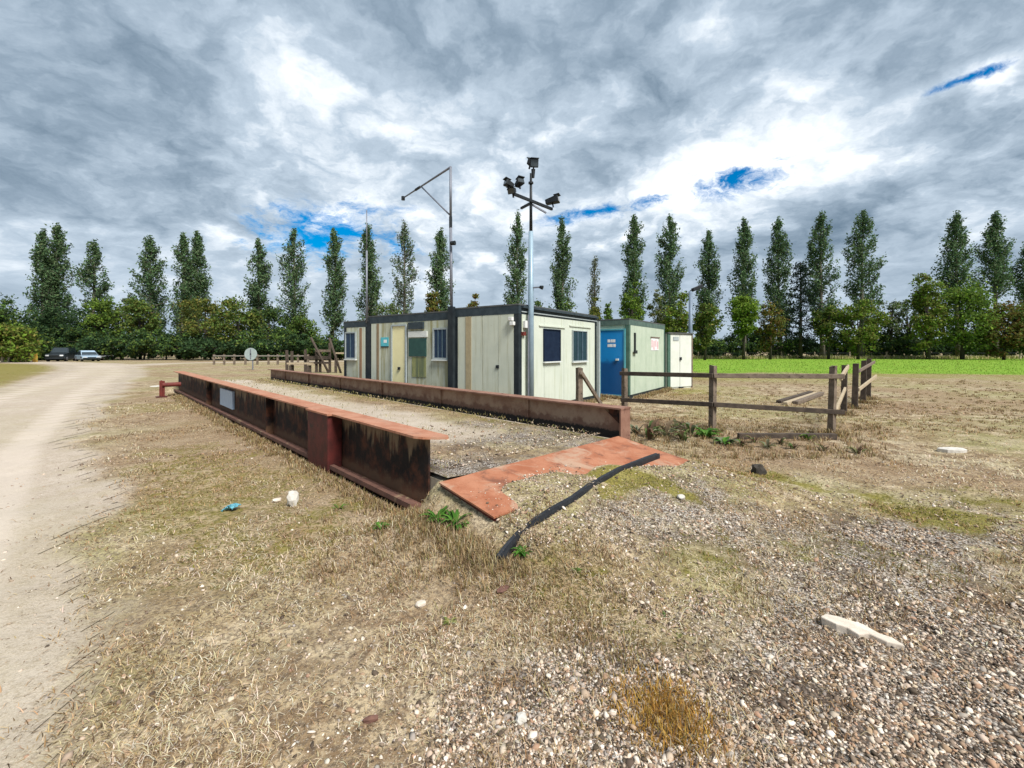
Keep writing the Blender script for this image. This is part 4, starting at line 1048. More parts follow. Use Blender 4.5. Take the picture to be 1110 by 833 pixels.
POPLARS = [
    (48, 248, 26, 70, 'leftmost tall dark poplar above the parked dark off-roader', {}),
    (67, 243, 28, 72, 'tall dark poplar twinned with the leftmost poplar', {}),
    (97, 259, 32, 71, 'shorter open-crowned poplar third from the left end', {'dens': .75}),
    (163, 256, 34, 74, 'solitary mid green poplar fourth from the left end', {}),
    (197, 252, 30, 73, 'forked poplar with olive tree at its foot, fifth from the left', {}),
    (212, 250, 26, 75, 'slim poplar crowding the forked fifth poplar', {}),
    (279, 259, 28, 76, 'short rounded poplar directly above the round road sign', {}),
    (320, 249, 32, 74, 'pale trunked poplar left of the blue sky gap', {'dens': .8}),
    (358, 247, 28, 75, 'poplar against the blue gap just left of the cabins', {}),
    (397, 242, 27, 75, 'dark poplar directly behind the slender aerial', {}),
    (438, 239, 28, 76, 'thin greyish poplar between the aerial and the boom mast', {'dens': .55, 'cols': POP_PALE + POP}),
    (479, 248, 28, 74, 'dense dark poplar just left of the boom mast', {}),
    (563, 230, 29, 74, 'poplar rising directly behind the floodlight mast', {'dens': .85}),
    (607, 236, 26, 76, 'narrow poplar just right of the floodlight mast', {}),
    (646, 277, 13, 78, 'thin almost bare pale poplar above the blue door cabin', {'dens': .28, 'cols': POP_PALE}),
    (685, 234, 29, 74, 'tall poplar above the blue door cabin roof', {}),
    (727, 234, 31, 74, 'tall dense poplar above the white locker', {}),
    (769, 250, 25, 76, 'shorter slim poplar right of the blue lamp post', {}),
    (807, 236, 30, 74, 'poplar with bright lime foliage at its foot', {}),
    (847, 234, 32, 75, 'poplar standing left behind the dark conifer', {}),
    (892, 229, 35, 73, 'broad poplar right behind the dark conifer', {}),
    (934, 229, 38, 73, 'large forked poplar left of the wide gap in the row', {}),
    (1039, 229, 36, 72, 'poplar rising out of the big green broadleaf trees', {'dens': .9, 'crown0': .35}),
    (1080, 230, 38, 72, 'poplar with bare lower trunk near the right edge', {'dens': .9, 'crown0': .40}),
    (1116, 262, 34, 74, 'last poplar cut by the right edge of the view', {}),
]
for k, (px, top, w, Y, lab, kw) in enumerate(POPLARS): poplar(px, top, w, Y, 100 + k, lab, **kw)

TREES = [
    (-25, 318, 80, 58, 'dark wooded tree mass at the left edge', DARK + OAK, {'dens': 2.0, 'base_t': .02}),
    (12, 348, 52, 52, 'low yellow green tree at the left edge by the track', OLIVE + LIME, {'dens': 1.2, 'base_t': .02}),
    (60, 335, 60, 64, 'dark bushy tree behind the parked dark off-roader', DARK, {'dens': 1.6, 'base_t': .02}),
    (110, 318, 36, 66, 'bright green tree beside the third poplar', LIME + OAK, {'base_t': .1}),
    (132, 322, 30, 70, 'wispy pale tree with sky showing through', POP_PALE + OAK, {'dens': .30, 'base_t': .3}),
    (152, 322, 34, 66, 'olive tree in front of the solitary fourth poplar', OLIVE + OAK + OAK, {'dens': .8, 'base_t': .25}),
    (222, 318, 44, 66, 'olive yellow tree at the foot of the forked poplars', OLIVE, {'dens': .9, 'base_t': .15}),
    (258, 322, 50, 64, 'large olive brown tree behind the round road sign', OLIVE + OAK, {'dens': 1.3, 'base_t': .05}),
    (292, 330, 44, 66, 'dark green round tree right of the olive brown one', DARK + OAK, {'dens': 1.1, 'base_t': .05}),
    (330, 340, 30, 68, 'small green tree left of the leaning poles', OAK, {'base_t': .1}),
    (470, 314, 24, 62, 'rusty orange topped tree left of the boom mast', RUSTY + OLIVE, {'dens': .7}),
    (512, 317, 22, 60, 'small orange yellow tree peeking above the near cabin roof', RUSTY + OLIVE, {'dens': .6, 'pointed': .4}),
    (420, 320, 34, 70, 'thin grey green tree above the middle cabin', POP_PALE + OAK, {'dens': .45}),
    (553, 324, 22, 68, 'low green tree peeking beside the floodlight mast', OAK, {'dens': .6}),
    (585, 326, 26, 70, 'low green tree behind the short cabin wall', OAK + POP, {'dens': .6}),
    (620, 326, 40, 70, 'broad low tree above the cabin gutter', OAK, {'dens': .7}),
    (645, 325, 18, 62, 'small olive pointed tree above the gap between cabins', OLIVE, {'dens': .6, 'pointed': .6}),
    (659, 328, 14, 62, 'small green conical tree above the blue door', OAK, {'dens': .5, 'pointed': .8}),
    (685, 305, 26, 66, 'lime green tree in front of the poplar above the blue cabin', LIME + OAK, {'dens': .9}),
    (712, 312, 24, 68, 'sparse brownish tree above the pale green cabin', OLIVE + POP_PALE, {'dens': .5}),
    (733, 318, 32, 64, 'olive green tree left of the blue lamp post', OLIVE + LIME, {'dens': 1.0}),
    (764, 325, 30, 62, 'olive tree right of the blue lamp post', OLIVE + OAK, {'dens': 1.1}),
    (806, 313, 30, 66, 'bright lime tree under the poplar at the field edge', LIME, {'dens': 1.1, 'base_t': .28}),
    (835, 325, 30, 66, 'rusty olive tree left of the dark conifer', RUSTY + OLIVE, {'dens': .7, 'base_t': .2}),
    (898, 325, 30, 68, 'pale olive tree right of the dark conifer', OLIVE + OAK, {'dens': .7}),
    (930, 322, 40, 66, 'yellow green tree beneath the forked poplar', LIME + OLIVE, {'dens': 1.1}),
    (966, 315, 26, 74, 'thin sparse tree in the gap with sky behind', POP_PALE + OAK, {'dens': .35, 'base_t': .2}),
    (984, 322, 26, 74, 'wispy small tree beside the big broadleaf trees', POP_PALE + DARK, {'dens': .35, 'base_t': .2}),
    (1006, 286, 42, 66, 'tall pointed yellow green broadleaf tree left of the pair', LIME + OLIVE, {'dens': 1.6, 'pointed': .55, 'base_t': .03}),
    (1043, 297, 68, 66, 'big dense green broadleaf tree near the right edge', OAK + LIME, {'dens': 2.0, 'pointed': .3, 'base_t': .03}),
    (1088, 328, 48, 64, 'olive brown tree below the bare-trunked poplar', OLIVE + RUSTY, {'dens': 1.4, 'base_t': .03}),
    (1125, 322, 44, 62, 'green tree cut by the right edge', OAK, {'dens': 1.2, 'base_t': .03}),
]
for k, (px, top, w, Y, lab, cols, kw) in enumerate(TREES): broadleaf(px, top, w, Y, 300 + k, lab, cols, **kw)

def conifer(px, top, w_px, Y, seed, label):
    rng = np.random.default_rng(seed); base = at(px, 388, Y); base.z = 0
    h = at(px, top, Y).z; w = w_px / F * Y; cs, sz, limbs = [], [], []
    for k in range(46):
        t = .12 + .86 * (k / 46) ** .9; az = k * 2.4 + rng.uniform(-.4, .4); L = w / 2 * (1 - t) ** .55 * rng.uniform(.65, 1.1) + .25
        p0 = np.array([base.x, base.y, h * t]); p1 = p0 + np.array([math.cos(az) * L, math.sin(az) * L, .12 * L])
        limbs.append(([p0, p1], (.05, .015)))
        n = int(45 + L * 22); u = rng.uniform(.15, 1.05, n)
        cs.append(p0 + (p1 - p0) * u[:, None] + rng.normal(0, .26, (n, 3))); sz.append(rng.uniform(.14, .30, n))
    tr = [np.array([base.x, base.y, v * h]) for v in (-.01, .5, .99)]
    make_tree('conifer_tree', base, tr, (.3, .18, .03), np.concatenate(cs), np.concatenate(sz), [(.012, .024, .017), (.018, .034, .022)], rng, label, 'trees behind the site', limbs, 'bark_dark', 'tree', .3)
conifer(868, 284, 44, 70, 77, 'very dark conifer standing among the poplars')

# dark shrubs along the foot of the tree row
rngS = random.Random(3)
SHR = [(-30, 'at the far left edge of the view', 1), (6, 'left of the yellow board', 1), (34, 'behind the yellow board', 1), (58, 'directly behind the dark off-roader', 1), (84, 'behind the pale blue car', 1),
       (110, 'behind the white car', 1), (133, 'just right of the parked cars', 1), (156, 'below the solitary fourth poplar', 1), (180, 'left of the forked poplars', 1), (204, 'below the forked poplars', 1),
       (228, 'at the left end of the yard rail fence', 1), (250, 'left of the round sign', 1), (274, 'directly behind the round sign', 1), (300, 'right of the round sign', 1), (324, 'behind the pale bench', 1),
       (346, 'behind the left leaning pole', 2), (368, 'behind the right leaning pole', 2), (390, 'at the left end of the cabins', 2),
       (640, 'in the gap above the cabin gutter', 3), (668, 'above the blue door', 3), (700, 'above the pale green cabin', 3), (735, 'above the white locker', 3),
       (760, 'at the left end of the green field', 3), (786, 'below the slim poplar beside the lamp post', 3), (812, 'below the bright lime tree', 3), (838, 'left of the dark conifer', 3), (866, 'below the dark conifer', 3),
       (894, 'right of the dark conifer', 3), (920, 'left below the forked poplar', 3), (946, 'right below the forked poplar', 3), (972, 'in the wide gap of the poplar row, left one', 3), (996, 'in the wide gap of the poplar row, right one', 3),
       (1024, 'left below the big green broadleaf tree', 3), (1050, 'right below the big green broadleaf tree', 3), (1078, 'behind the pale leaning stump', 3), (1106, 'at the right edge of the view', 3)]
for k, (x, where, zone) in enumerate(SHR):
    low = (0, 362, 366, 362)[zone]
    top = rngS.uniform(low - 8, low + 8); cols = [DARK, DARK + OAK, DARK, DARK + OAK][k % 4]
    if 960 < x < 1000: top = 362
    broadleaf(x, top, rngS.uniform(56, 74), rngS.uniform(60, 66) if x < 400 else rngS.uniform(75.5, 79), 600 + k, 'low dark hedge shrub ' + where, cols, dens=.85, base_t=.0, name='shrub', group='hedge shrubs along the tree row')

# ------------------------------------------------------------------ far fences, sign, poles
def build_far():
    up = Vector((0, 0, 1))
    # wire fence at the far edge of the field
    xs = (757, 779.5, 808, 847, 883, 921, 961, 1001.5, 1042, 1083.6, 1124)
    pts = [at(x, 388, 72.5) for x in xs]
    for p in pts: p.z = 0
    root = empty('field_fence', pts[5], 'line of small pale fence posts along the far edge of the green field', 'fence')
    for p in pts: rough_post(MB(), p, 1.15, .17).build('post', MT['timber_pale'], root)
    for z in (.5, .95):
        MB().tube([p + up * z + Vector((0, -.1, 0)) for p in pts], .012, 4).build('wire', MT['pole_grey'], root)
    b = at(1105, 386, 70); b.z = 0
    tag(MB().tube([b - up * .2, b + Vector((.5, 0, 1.9))], [.16, .12], 8).build('leaning_post', MT['timber_pale'], None, b), 'pale leaning stump post at the right end of the field edge', 'post')
    # post and rail fence on the left behind the round sign
    xs = (232, 243, 254, 266, 279, 291, 301, 312, 323, 334)
    ps = [at(x, 393, 44) for x in xs]
    for p in ps: p.z = 0
    root = empty('rail_fence', ps[4], 'pale grey post and rail fence across the yard behind the round sign', 'fence')
    for p in ps: rough_post(MB(), p, 1.05, .16).build('post', MT['timber'], root)
    for z in (.90,):
        for a, b in zip(ps[:-1], ps[1:]):
            MB().beam(a + up * z + Vector((.006, -.12, 0)), b + up * z + Vector((-.006, -.12, 0)), .05, .11).build('rail', MT['timber_grey'], root)
    # left edge fence posts
    ps = [at(x, 392, 54) for x in (-8, 3, 10, 24, 31)]
    for p in ps: p.z = 0
    root = empty('edge_fence', ps[2], 'short pale post fence at the left edge under the trees', 'fence')
    for p in ps: rough_post(MB(), p, 1.1, .22).build('post', MT['timber_pale'], root)
    MB().beam(ps[0] + up * .8 + Vector((0, -.2, 0)), ps[-1] + up * .8 + Vector((0, -.2, 0)), .06, .14).build('rail', MT['timber'], root)
    b = at(38, 392, 53); b.z = 0
    tag(MB().box(b + up * .55, (.28, 0, 0), (0, .06, 0), up * .55).build('yellow_board', MT['yellow'], None, b, bevel=.02), 'small yellow board standing left of the parked dark off-roader', 'board')
    # round sign seen from behind
    b = gp(274, 401); b.z = 0; Y = b.y
    root = empty('round_sign', b, 'round pale grey road sign on a post beyond the weighbridge', 'sign')
    c = at(272.5, 384, Y)
    MB().tube([b - up * .1, Vector((b.x, b.y, c.z + .2))], .045, 8).build('post', MT['pole_grey'], root)
    r = 6.7 / F * Y
    MB().tube([c + Vector((0, -.10, 0)), c + Vector((0, -.06, 0))], r, 24).build('disc', weathered('sign_back', (.34, .40, .39), (.27, .32, .31), 4, .6, spots=(.2, .2, .18), spot_lv=(.6, .7), spot_sc=3), root)
    MB().tube([c + Vector((0, -.125, 0)), c + Vector((0, -.104, 0))], r * .12, 10).build('clamp', MT['pole_grey'], root)
    MB().beam(c + Vector((0, -.115, -r * .8)), c + Vector((0, -.115, r * .8)), .09, .02, up=(0, 1, 0)).build('channel', MT['pole_grey'], root)
    # old frame and leaning poles left of the cabins
    Y = 29.0
    b = at(350, 397, Y); b.z = 0
    root = empty('timber_stand', b, 'dark timber stand of posts and rails left of the cabins', 'stand')
    for x, t in ((311, 380), (316.5, 381), (331, 379), (343, 378), (347, 379), (357.5, 372), (364, 384)):
        p = at(x, 397, Y); p.z = 0
        rough_post(MB(), p, at(x, t, Y).z, .17, (0, 0), .3).build('post', MT['timber_dark'], root)
    def bar(x0, y0, x1, y1, mt, w=.14, nm='rail', dy=-.15): MB().beam(at(x0, y0, Y + dy), at(x1, y1, Y + dy), .07, w).build(nm, MT[mt], root)
    bar(330, 388, 358, 388, 'timber_dark', .22); bar(335, 393.5, 357, 393.5, 'timber_dark'); bar(343, 380.5, 358, 380.5, 'timber', .16); bar(364, 383, 374, 383, 'timber_pale', .10)
    for x0, y0, x1, y1, Y2, lab in ((337, 366, 347, 386, 28.5, 'leaning grey pole left of the cabins, left one of two'), (357, 366.5, 368, 400, 28.2, 'leaning grey pole left of the cabins, right one of two')):
        p, q = at(x0, y0, Y2), at(x1, y1, Y2)
        e = q + (q - p) * ((q.z) / max(.05, p.z - q.z)) if q.z > 0 else q
        e.z = max(e.z, 0)
        loc = Vector((e.x, e.y, 0))
        tag(MB().tube([p, e - (p - e).normalized() * .0], .075, 8).build('leaning_pole', MT['timber_dark'], None, loc, smooth=True), lab, 'pole', 'leaning poles')
    b = at(329, 400, 27.5); b.z = 0
    root = empty('low_bench', b, 'low pale plank bench in front of the dark timber stand', 'bench')
    MB().beam(at(313, 394.2, 27.5), at(338, 394.2, 27.5), .5, .10).build('seat', MT['timber_pale'], root)
    for x in (316, 335):
        p = at(x, 396, 27.5); p.z = 0
        MB().box(p + up * .27, (.06, 0, 0), (0, .2, 0), up * .27).build('leg', MT['timber_dark'], root)
build_far()

# ------------------------------------------------------------------ parked cars
def car(px, ybase, yaw, paint, dims, label, suv):
    L, Wd, H = dims
    b = gp(px, ybase); b.z = 0
    root = empty('parked_car', b, label, 'car', 'cars parked at the end of the track')
    ca, sa = math.cos(yaw), math.sin(yaw)
    def g(x, y, z): return Vector((b.x + ca * x - sa * y, b.y + sa * x + ca * y, z))
    def loft(prof, w0, w1, zlo, zhi, name, mat, parent=root, bevel=.05):
        mb = MB(); n = len(prof); vs = []
        for sgn in (-1, 1):
            for x, z in prof:
                t = min(1, max(0, (z - zlo) / (zhi - zlo))); vs.append(g(x, sgn * (w0 + (w1 - w0) * t) / 2, z))
        fs = [tuple(range(n)), tuple(range(2 * n - 1, n - 1, -1))] + [(k, k + n, (k + 1) % n + n, (k + 1) % n) for k in range(n)]
        return mb.add(vs, fs).build(name, MT[mat], parent, bevel=bevel)
    h = L / 2; belt = H * (.60 if suv else .58)
    body = [(-h, .38), (-h + .06, belt - .08), (-h + .2, belt), (h * .35, belt), (h * .92, belt - (.10 if suv else .18)), (h, belt - .32), (h - .02, .36), (h * .8, .26), (-h * .85, .26)]
    loft(body, Wd, Wd * .97, .3, belt, 'body', paint)
    if suv: cab = [(-h + .12, belt - .01), (-h + .22, H - .05), (-h + .4, H), (h * .12, H), (h * .36, belt - .01)]
    else: cab = [(-h + .15, belt - .01), (-h * .45, H - .04), (-h * .2, H), (h * .08, H - .02), (h * .52, belt - .01)]
    loft(cab, Wd * .93, Wd * .74, belt, H, 'cabin_roof', paint)
    gl = [(x * .93 - .0, belt + .03 + (z - belt) * .80) for x, z in cab]
    loft(gl, Wd * .955, Wd * .80, belt, H, 'side_windows', 'car_glass', bevel=0)
    xs = [cab[-1], cab[-2]]; (x0, z0), (x1, z1) = xs
    mb = MB(); w0, w1 = Wd * .42, Wd * .35
    mb.hexa([g(x0 - .12, -w0, z0 + .08), g(x0 - .02, -w0, z0 + .08), g(x0 - .02, w0, z0 + .08), g(x0 - .12, w0, z0 + .08), g(x1 - .03, -w1, z1 - .07), g(x1 + .07, -w1, z1 - .07), g(x1 + .07, w1, z1 - .07), g(x1 - .03, w1, z1 - .07)])
    mb.build('windscreen', MT['car_glass'], root)
    r = .37 if suv else .32
    for x in (-h * .62, h * .62):
        for sgn in (-1, 1):
            w = MB().tube([g(x, sgn * (Wd / 2 - .2), r), g(x, sgn * (Wd / 2 + .01), r)], r, 18).build('wheel', MT['tyre'], root)
            MB().tube([g(x, sgn * (Wd / 2 + .012), r), g(x, sgn * (Wd / 2 + .03), r)], r * .6, 14).build('rim', MT['alloy'], w)
    for sgn in (-1, 1):
        MB().box(g(h * .99, sgn * Wd * .36, belt - .30), Vector((ca, sa, 0)) * .04, Vector((-sa, ca, 0)) * .16, Vector((0, 0, .08))).build('headlight', MT['headlight'], root)
    MB().box(g(h + .005, 0, belt - .32), Vector((ca, sa, 0)) * .03, Vector((-sa, ca, 0)) * .38, Vector((0, 0, .07))).build('grille', MT['lamp_black'], root)
    MB().box(g(h + .0, 0, .42), Vector((ca, sa, 0)) * .05, Vector((-sa, ca, 0)) * (Wd * .46), Vector((0, 0, .09))).build('bumper', MT['lamp_black'], root)
car(67, 391.8, R(-62), 'car_dark', (4.3, 1.85, 1.80), 'dark off-roader parked at the left end of the track', True)
car(95, 391.8, R(-35), 'car_blue', (4.2, 1.75, 1.42), 'pale blue car parked right of the dark off-roader', False)
car(108, 390.6, R(-20), 'car_white', (4.3, 1.75, 1.45), 'white car parked behind the pale blue car', False)

# ------------------------------------------------------------------ litter, slabs, rocks
def ico_verts():
    p = (1 + 5 ** .5) / 2
    v = np.array([(-1, p, 0), (1, p, 0), (-1, -p, 0), (1, -p, 0), (0, -1, p), (0, 1, p), (0, -1, -p), (0, 1, -p), (p, 0, -1), (p, 0, 1), (-p, 0, -1), (-p, 0, 1)], float)
    v /= np.linalg.norm(v[0])
    f = np.array([(0, 11, 5), (0, 5, 1), (0, 1, 7), (0, 7, 10), (0, 10, 11), (1, 5, 9), (5, 11, 4), (11, 10, 2), (10, 7, 6), (7, 1, 8), (3, 9, 4), (3, 4, 2), (3, 2, 6), (3, 6, 8), (3, 8, 9), (4, 9, 5), (2, 4, 11), (6, 2, 10), (8, 6, 7), (9, 8, 1)])
    return v, f
ICOV, ICOF = ico_verts()
OCTV = np.array([(1, 0, 0), (-1, 0, 0), (0, 1, 0), (0, -1, 0), (0, 0, 1), (0, 0, -1)], float) * 1.12
OCTF = np.array([(0, 2, 4), (2, 1, 4), (1, 3, 4), (3, 0, 4), (2, 0, 5), (1, 2, 5), (3, 1, 5), (0, 3, 5)])
def sub_ico():
    v = [tuple(q) for q in ICOV]; f = []; cache = {}
    def mid(a, b):
        k = (min(a, b), max(a, b))
        if k not in cache:
            m = (np.array(v[a]) + np.array(v[b])) / 2; m /= np.linalg.norm(m); v.append(tuple(m)); cache[k] = len(v) - 1
        return cache[k]
    for a, b, c in ICOF:
        ab, bc, ca = mid(a, b), mid(b, c), mid(c, a); f += [(a, ab, ca), (b, bc, ab), (c, ca, bc), (ab, bc, ca)]
    return np.array(v), f
S2V, S2F = sub_ico()
def rock(px, py, sx, sy, sz, yaw, seed, mat, name, label, cat, group=None, sink=.3, jag=.22, tilt=0):
    rng = np.random.default_rng(seed)
    v = S2V.copy(); v *= (1 + rng.uniform(-jag, jag, (len(v), 1)))
    v = np.sign(v) * np.abs(v) ** .75 * np.array([sx, sy, sz])
    c, s = math.cos(yaw), math.sin(yaw); v = v @ np.array([[c, s, 0], [-s, c, 0], [0, 0, 1]])
    if tilt: v[:, 2] += v[:, 0] * tilt
    b = gpt(px, py); v[:, 2] += sz * (1 - sink)
    o = MB().add([Vector(q) + b for q in v], [tuple(f) for f in S2F]).build(name, MT[mat], None, b)
    tag(o, label, cat, group); return o
def slab(px, py, outline, th, tilt, label, seed, mat='slab'):
    b = gpt(px, py); rng = random.Random(seed); mb = MB(); n = len(outline)
    top = [b + Vector((x, y, th + tilt[0] * x + tilt[1] * y + rng.uniform(-.004, .004))) for x, y in outline]
    bot = [b + Vector((x * .96, y * .96, -.03 + tilt[0] * x + tilt[1] * y)) for x, y in outline]
    mb.add(top + bot, [tuple(range(n)), tuple(range(2 * n - 1, n - 1, -1))] + [(j, j + n, (j + 1) % n + n, (j + 1) % n) for j in range(n)])
    tag(mb.build('concrete_slab', MT[mat], None, b, bevel=.006), label, 'slab', 'broken concrete slabs')
slab(934, 690, [(-.155, .095), (-.11, .035), (-.07, .012), (-.04, -.03), (.02, -.022), (.07, -.075), (.145, -.10), (.125, -.045), (.085, -.01), (.05, .055), (.0, .062), (-.045, .10), (-.11, .115)], .035, (-.05, .10), 'jagged pale concrete slab lying in the gravel at lower right', 1)
slab(1031, 490, [(-.20, .02), (-.12, -.07), (.05, -.09), (.20, -.05), (.22, .04), (.08, .09), (-.1, .08)], .05, (0, .05), 'small white slab lying in the dry grass right of the fence', 2, 'chalk')
slab(168, 419.5, [(-.22, .0), (-.1, -.12), (.16, -.1), (.2, .08), (0, .16)], .03, (0, .1), 'white slab on the grass left of the red bracket', 3, 'chalk')
rock(317, 549, .05, .04, .075, .4, 5, 'chalk', 'rock', 'upright cream white lump of rock in the grass before the beam', 'rock', 'loose rocks', .1, .3)
rock(300, 544, .05, .03, .02, 1.2, 6, 'slab', 'rock', 'flat pale stone left of the upright white lump', 'rock', 'loose rocks')
rock(822, 514, .085, .06, .075, .3, 8, 'bark_dark', 'rock', 'dark brown clod on the dry ground right of the ramp', 'clod', 'loose rocks', .3, .35)
rock(565, 783, .024, .02, .018, .3, 9, 'chalk', 'rock', 'pale pebble at the bottom of the view below the centre', 'rock', 'loose rocks')
rock(456, 657, .03, .022, .016, .6, 10, 'slab', 'rock', 'pale stone in the dry grass left of the centre', 'rock', 'loose rocks')
rock(402, 782, .03, .014, .012, .2, 12, 'bottom_flange', 'rock', 'flat reddish stone at the lower left of the centre', 'rock', 'loose rocks')
rock(738, 541, .035, .03, .022, .2, 13, 'chalk', 'rock', 'white stone beside the mossy patch under the ramp', 'rock', 'loose rocks')
rock(545, 640, .045, .025, .010, .9, 14, 'bottom_flange', 'rock', 'flat orange brown tile shard below the rubber strip', 'shard', 'loose rocks')

def litter():
    b = gpt(251, 553); rng = np.random.default_rng(4)
    n = 9; u, v = np.meshgrid(np.linspace(-1, 1, n), np.linspace(-1, 1, n))
    x = u * .062 + rng.normal(0, .012, u.shape); y = v * .05 + rng.normal(0, .01, u.shape)
    z = .015 + .05 * rng.random(u.shape) * (1 - .6 * np.abs(u)) + .015 * u
    i = np.arange(n * n).reshape(n, n)
    fs = [(int(i[a, c]), int(i[a, c + 1]), int(i[a + 1, c + 1]), int(i[a + 1, c])) for a in range(n - 1) for c in range(n - 1)]
    o = MB().add([b + Vector(q) for q in zip(x.ravel(), y.ravel(), z.ravel())], fs).build('plastic_litter', MT['litter'], None, b)
    m = o.modifiers.new('thickness', 'SOLIDIFY'); m.thickness = .004
    tag(o, 'crumpled turquoise plastic scrap lying on the dry grass', 'litter')
litter()

# ------------------------------------------------------------------ grass, stones, weeds
def in_view(x, y, m=.22):
    with np.errstate(divide='ignore', invalid='ignore'):
        u = x / np.maximum(y, .05)
    return (np.abs(u) < 1.18 + m) & (y > .55)
def on_deck(x, y, pad=.0):
    s = (x - WO.x) * WD.x + (y - WO.y) * WD.y; t = (x - WO.x) * WN.x + (y - WO.y) * WN.y
    return (s > -.1) & (s < 16.7) & (t > -.02 - pad) & (t < 3.33), s, t
def blocked(x, y):
    d, s, t = on_deck(x, y)
    L = -.28 - s
    ramp = (L > -.2) & (L < .74) & (t > .06) & (t < 3.02)
    def incab(P, a1, b1):
        rx, ry = x - P[0], y - P[1]; a = rx * CDv[0] + ry * CDv[1]; b = rx * CEv[0] + ry * CEv[1]
        return (a > -.12) & (a < a1) & (b > -.1) & (b < b1)
    return d | ramp | incab(C0, 7.0, 4.5) | incab((3.7, 13.7), 2.5, 4.5)

def polar_points(n, r0, r1, rng, power=1.0):
    u = rng.random(n)
    r = r0 * (r1 / r0) ** (u ** power)               # denser near the viewer
    a = rng.uniform(-R(58), R(58), n)
    return np.sin(a) * r, np.cos(a) * r

def blades(name, x, y, z0, length, width, tilt, tint, rng, mat, label):
    n = len(x); az = rng.uniform(0, 2 * np.pi, n)
    d = np.stack([np.cos(az), np.sin(az)], 1)
    s = np.stack([-d[:, 1], d[:, 0], np.zeros(n)], 1) * width[:, None] / 2
    b = np.stack([x, y, z0 - .004], 1)
    def pt(f, bend):
        h = length * f * np.cos(tilt * bend); o = length * f * np.sin(tilt * bend)
        return b + np.stack([d[:, 0] * o, d[:, 1] * o, h], 1)
    m = pt(.55, .8); t = pt(1.0, 1.08); t[:, 2] = np.maximum(t[:, 2], z0 + .004)
    V = np.stack([b - s, b + s, m + s * .8, m - s * .8, t], 1).reshape(-1, 3)
    k = np.arange(n)[:, None] * 5
    tri = np.concatenate([k + np.array([0, 1, 2]), k + np.array([0, 2, 3]), k + np.array([3, 2, 4])])
    o = link(name, np_mesh(name, V, tri, mat, np.repeat(tint, 5, 0)))
    tag(o, label, 'grass', kind='stuff'); return o

def dead_grass():
    rng = np.random.default_rng(11)
    nc = 46000
    cx, cy = polar_points(nc, .95, 17, rng, .95)
    dens = (1 - .985 * track_mask(cx, cy)) * (1 - .72 * gravel_mask(cx, cy)) * (.10 + .90 * sstep(fbm(cx * 1.9, cy * 1.9, 81), .40, .60))
    keep = (rng.random(nc) < dens) & in_view(cx, cy)
    cx, cy = cx[keep], cy[keep]
    dist = np.hypot(cx, cy); k = 8
    x = np.repeat(cx, k) + rng.normal(0, 1, len(cx) * k) * np.repeat(.018 + .008 * dist, k)
    y = np.repeat(cy, k) + rng.normal(0, 1, len(cx) * k) * np.repeat(.018 + .008 * dist, k)
    tall = np.repeat(rng.uniform(.5, 1.3, len(cx)), k)
    ok = ~blocked(x, y); x, y, tall = x[ok], y[ok], tall[ok]
    n = len(x); dd = np.hypot(x, y)
    L = rng.uniform(.014, .055, n) * tall * (1 + .05 * dd)
    Wd = rng.uniform(.0013, .0026, n) * (1 + .34 * dd)
    tl = rng.uniform(R(45), R(90), n)
    c = tints(n, [(.60, .49, .32), (.66, .57, .43), (.50, .38, .21), (.33, .22, .11), (.50, .40, .23), (.19, .12, .06), (.11, .072, .042), (.60, .53, .40)], rng, .22)
    br = np.maximum(sstep(fbm(x * .5, y * .5, 51), .48, .65), sstep(fbm(x * 1.7, y * 1.7, 53), .50, .66))[:, None]; c = c * (1 - .40 * br * np.array([.7, 1, 1.25]))
    blades('dead_grass', x, y, ground_h(x, y), L, Wd, tl, c, rng, MT['dry_blade'], 'short matted straw coloured dead grass over the ground')
dead_grass()

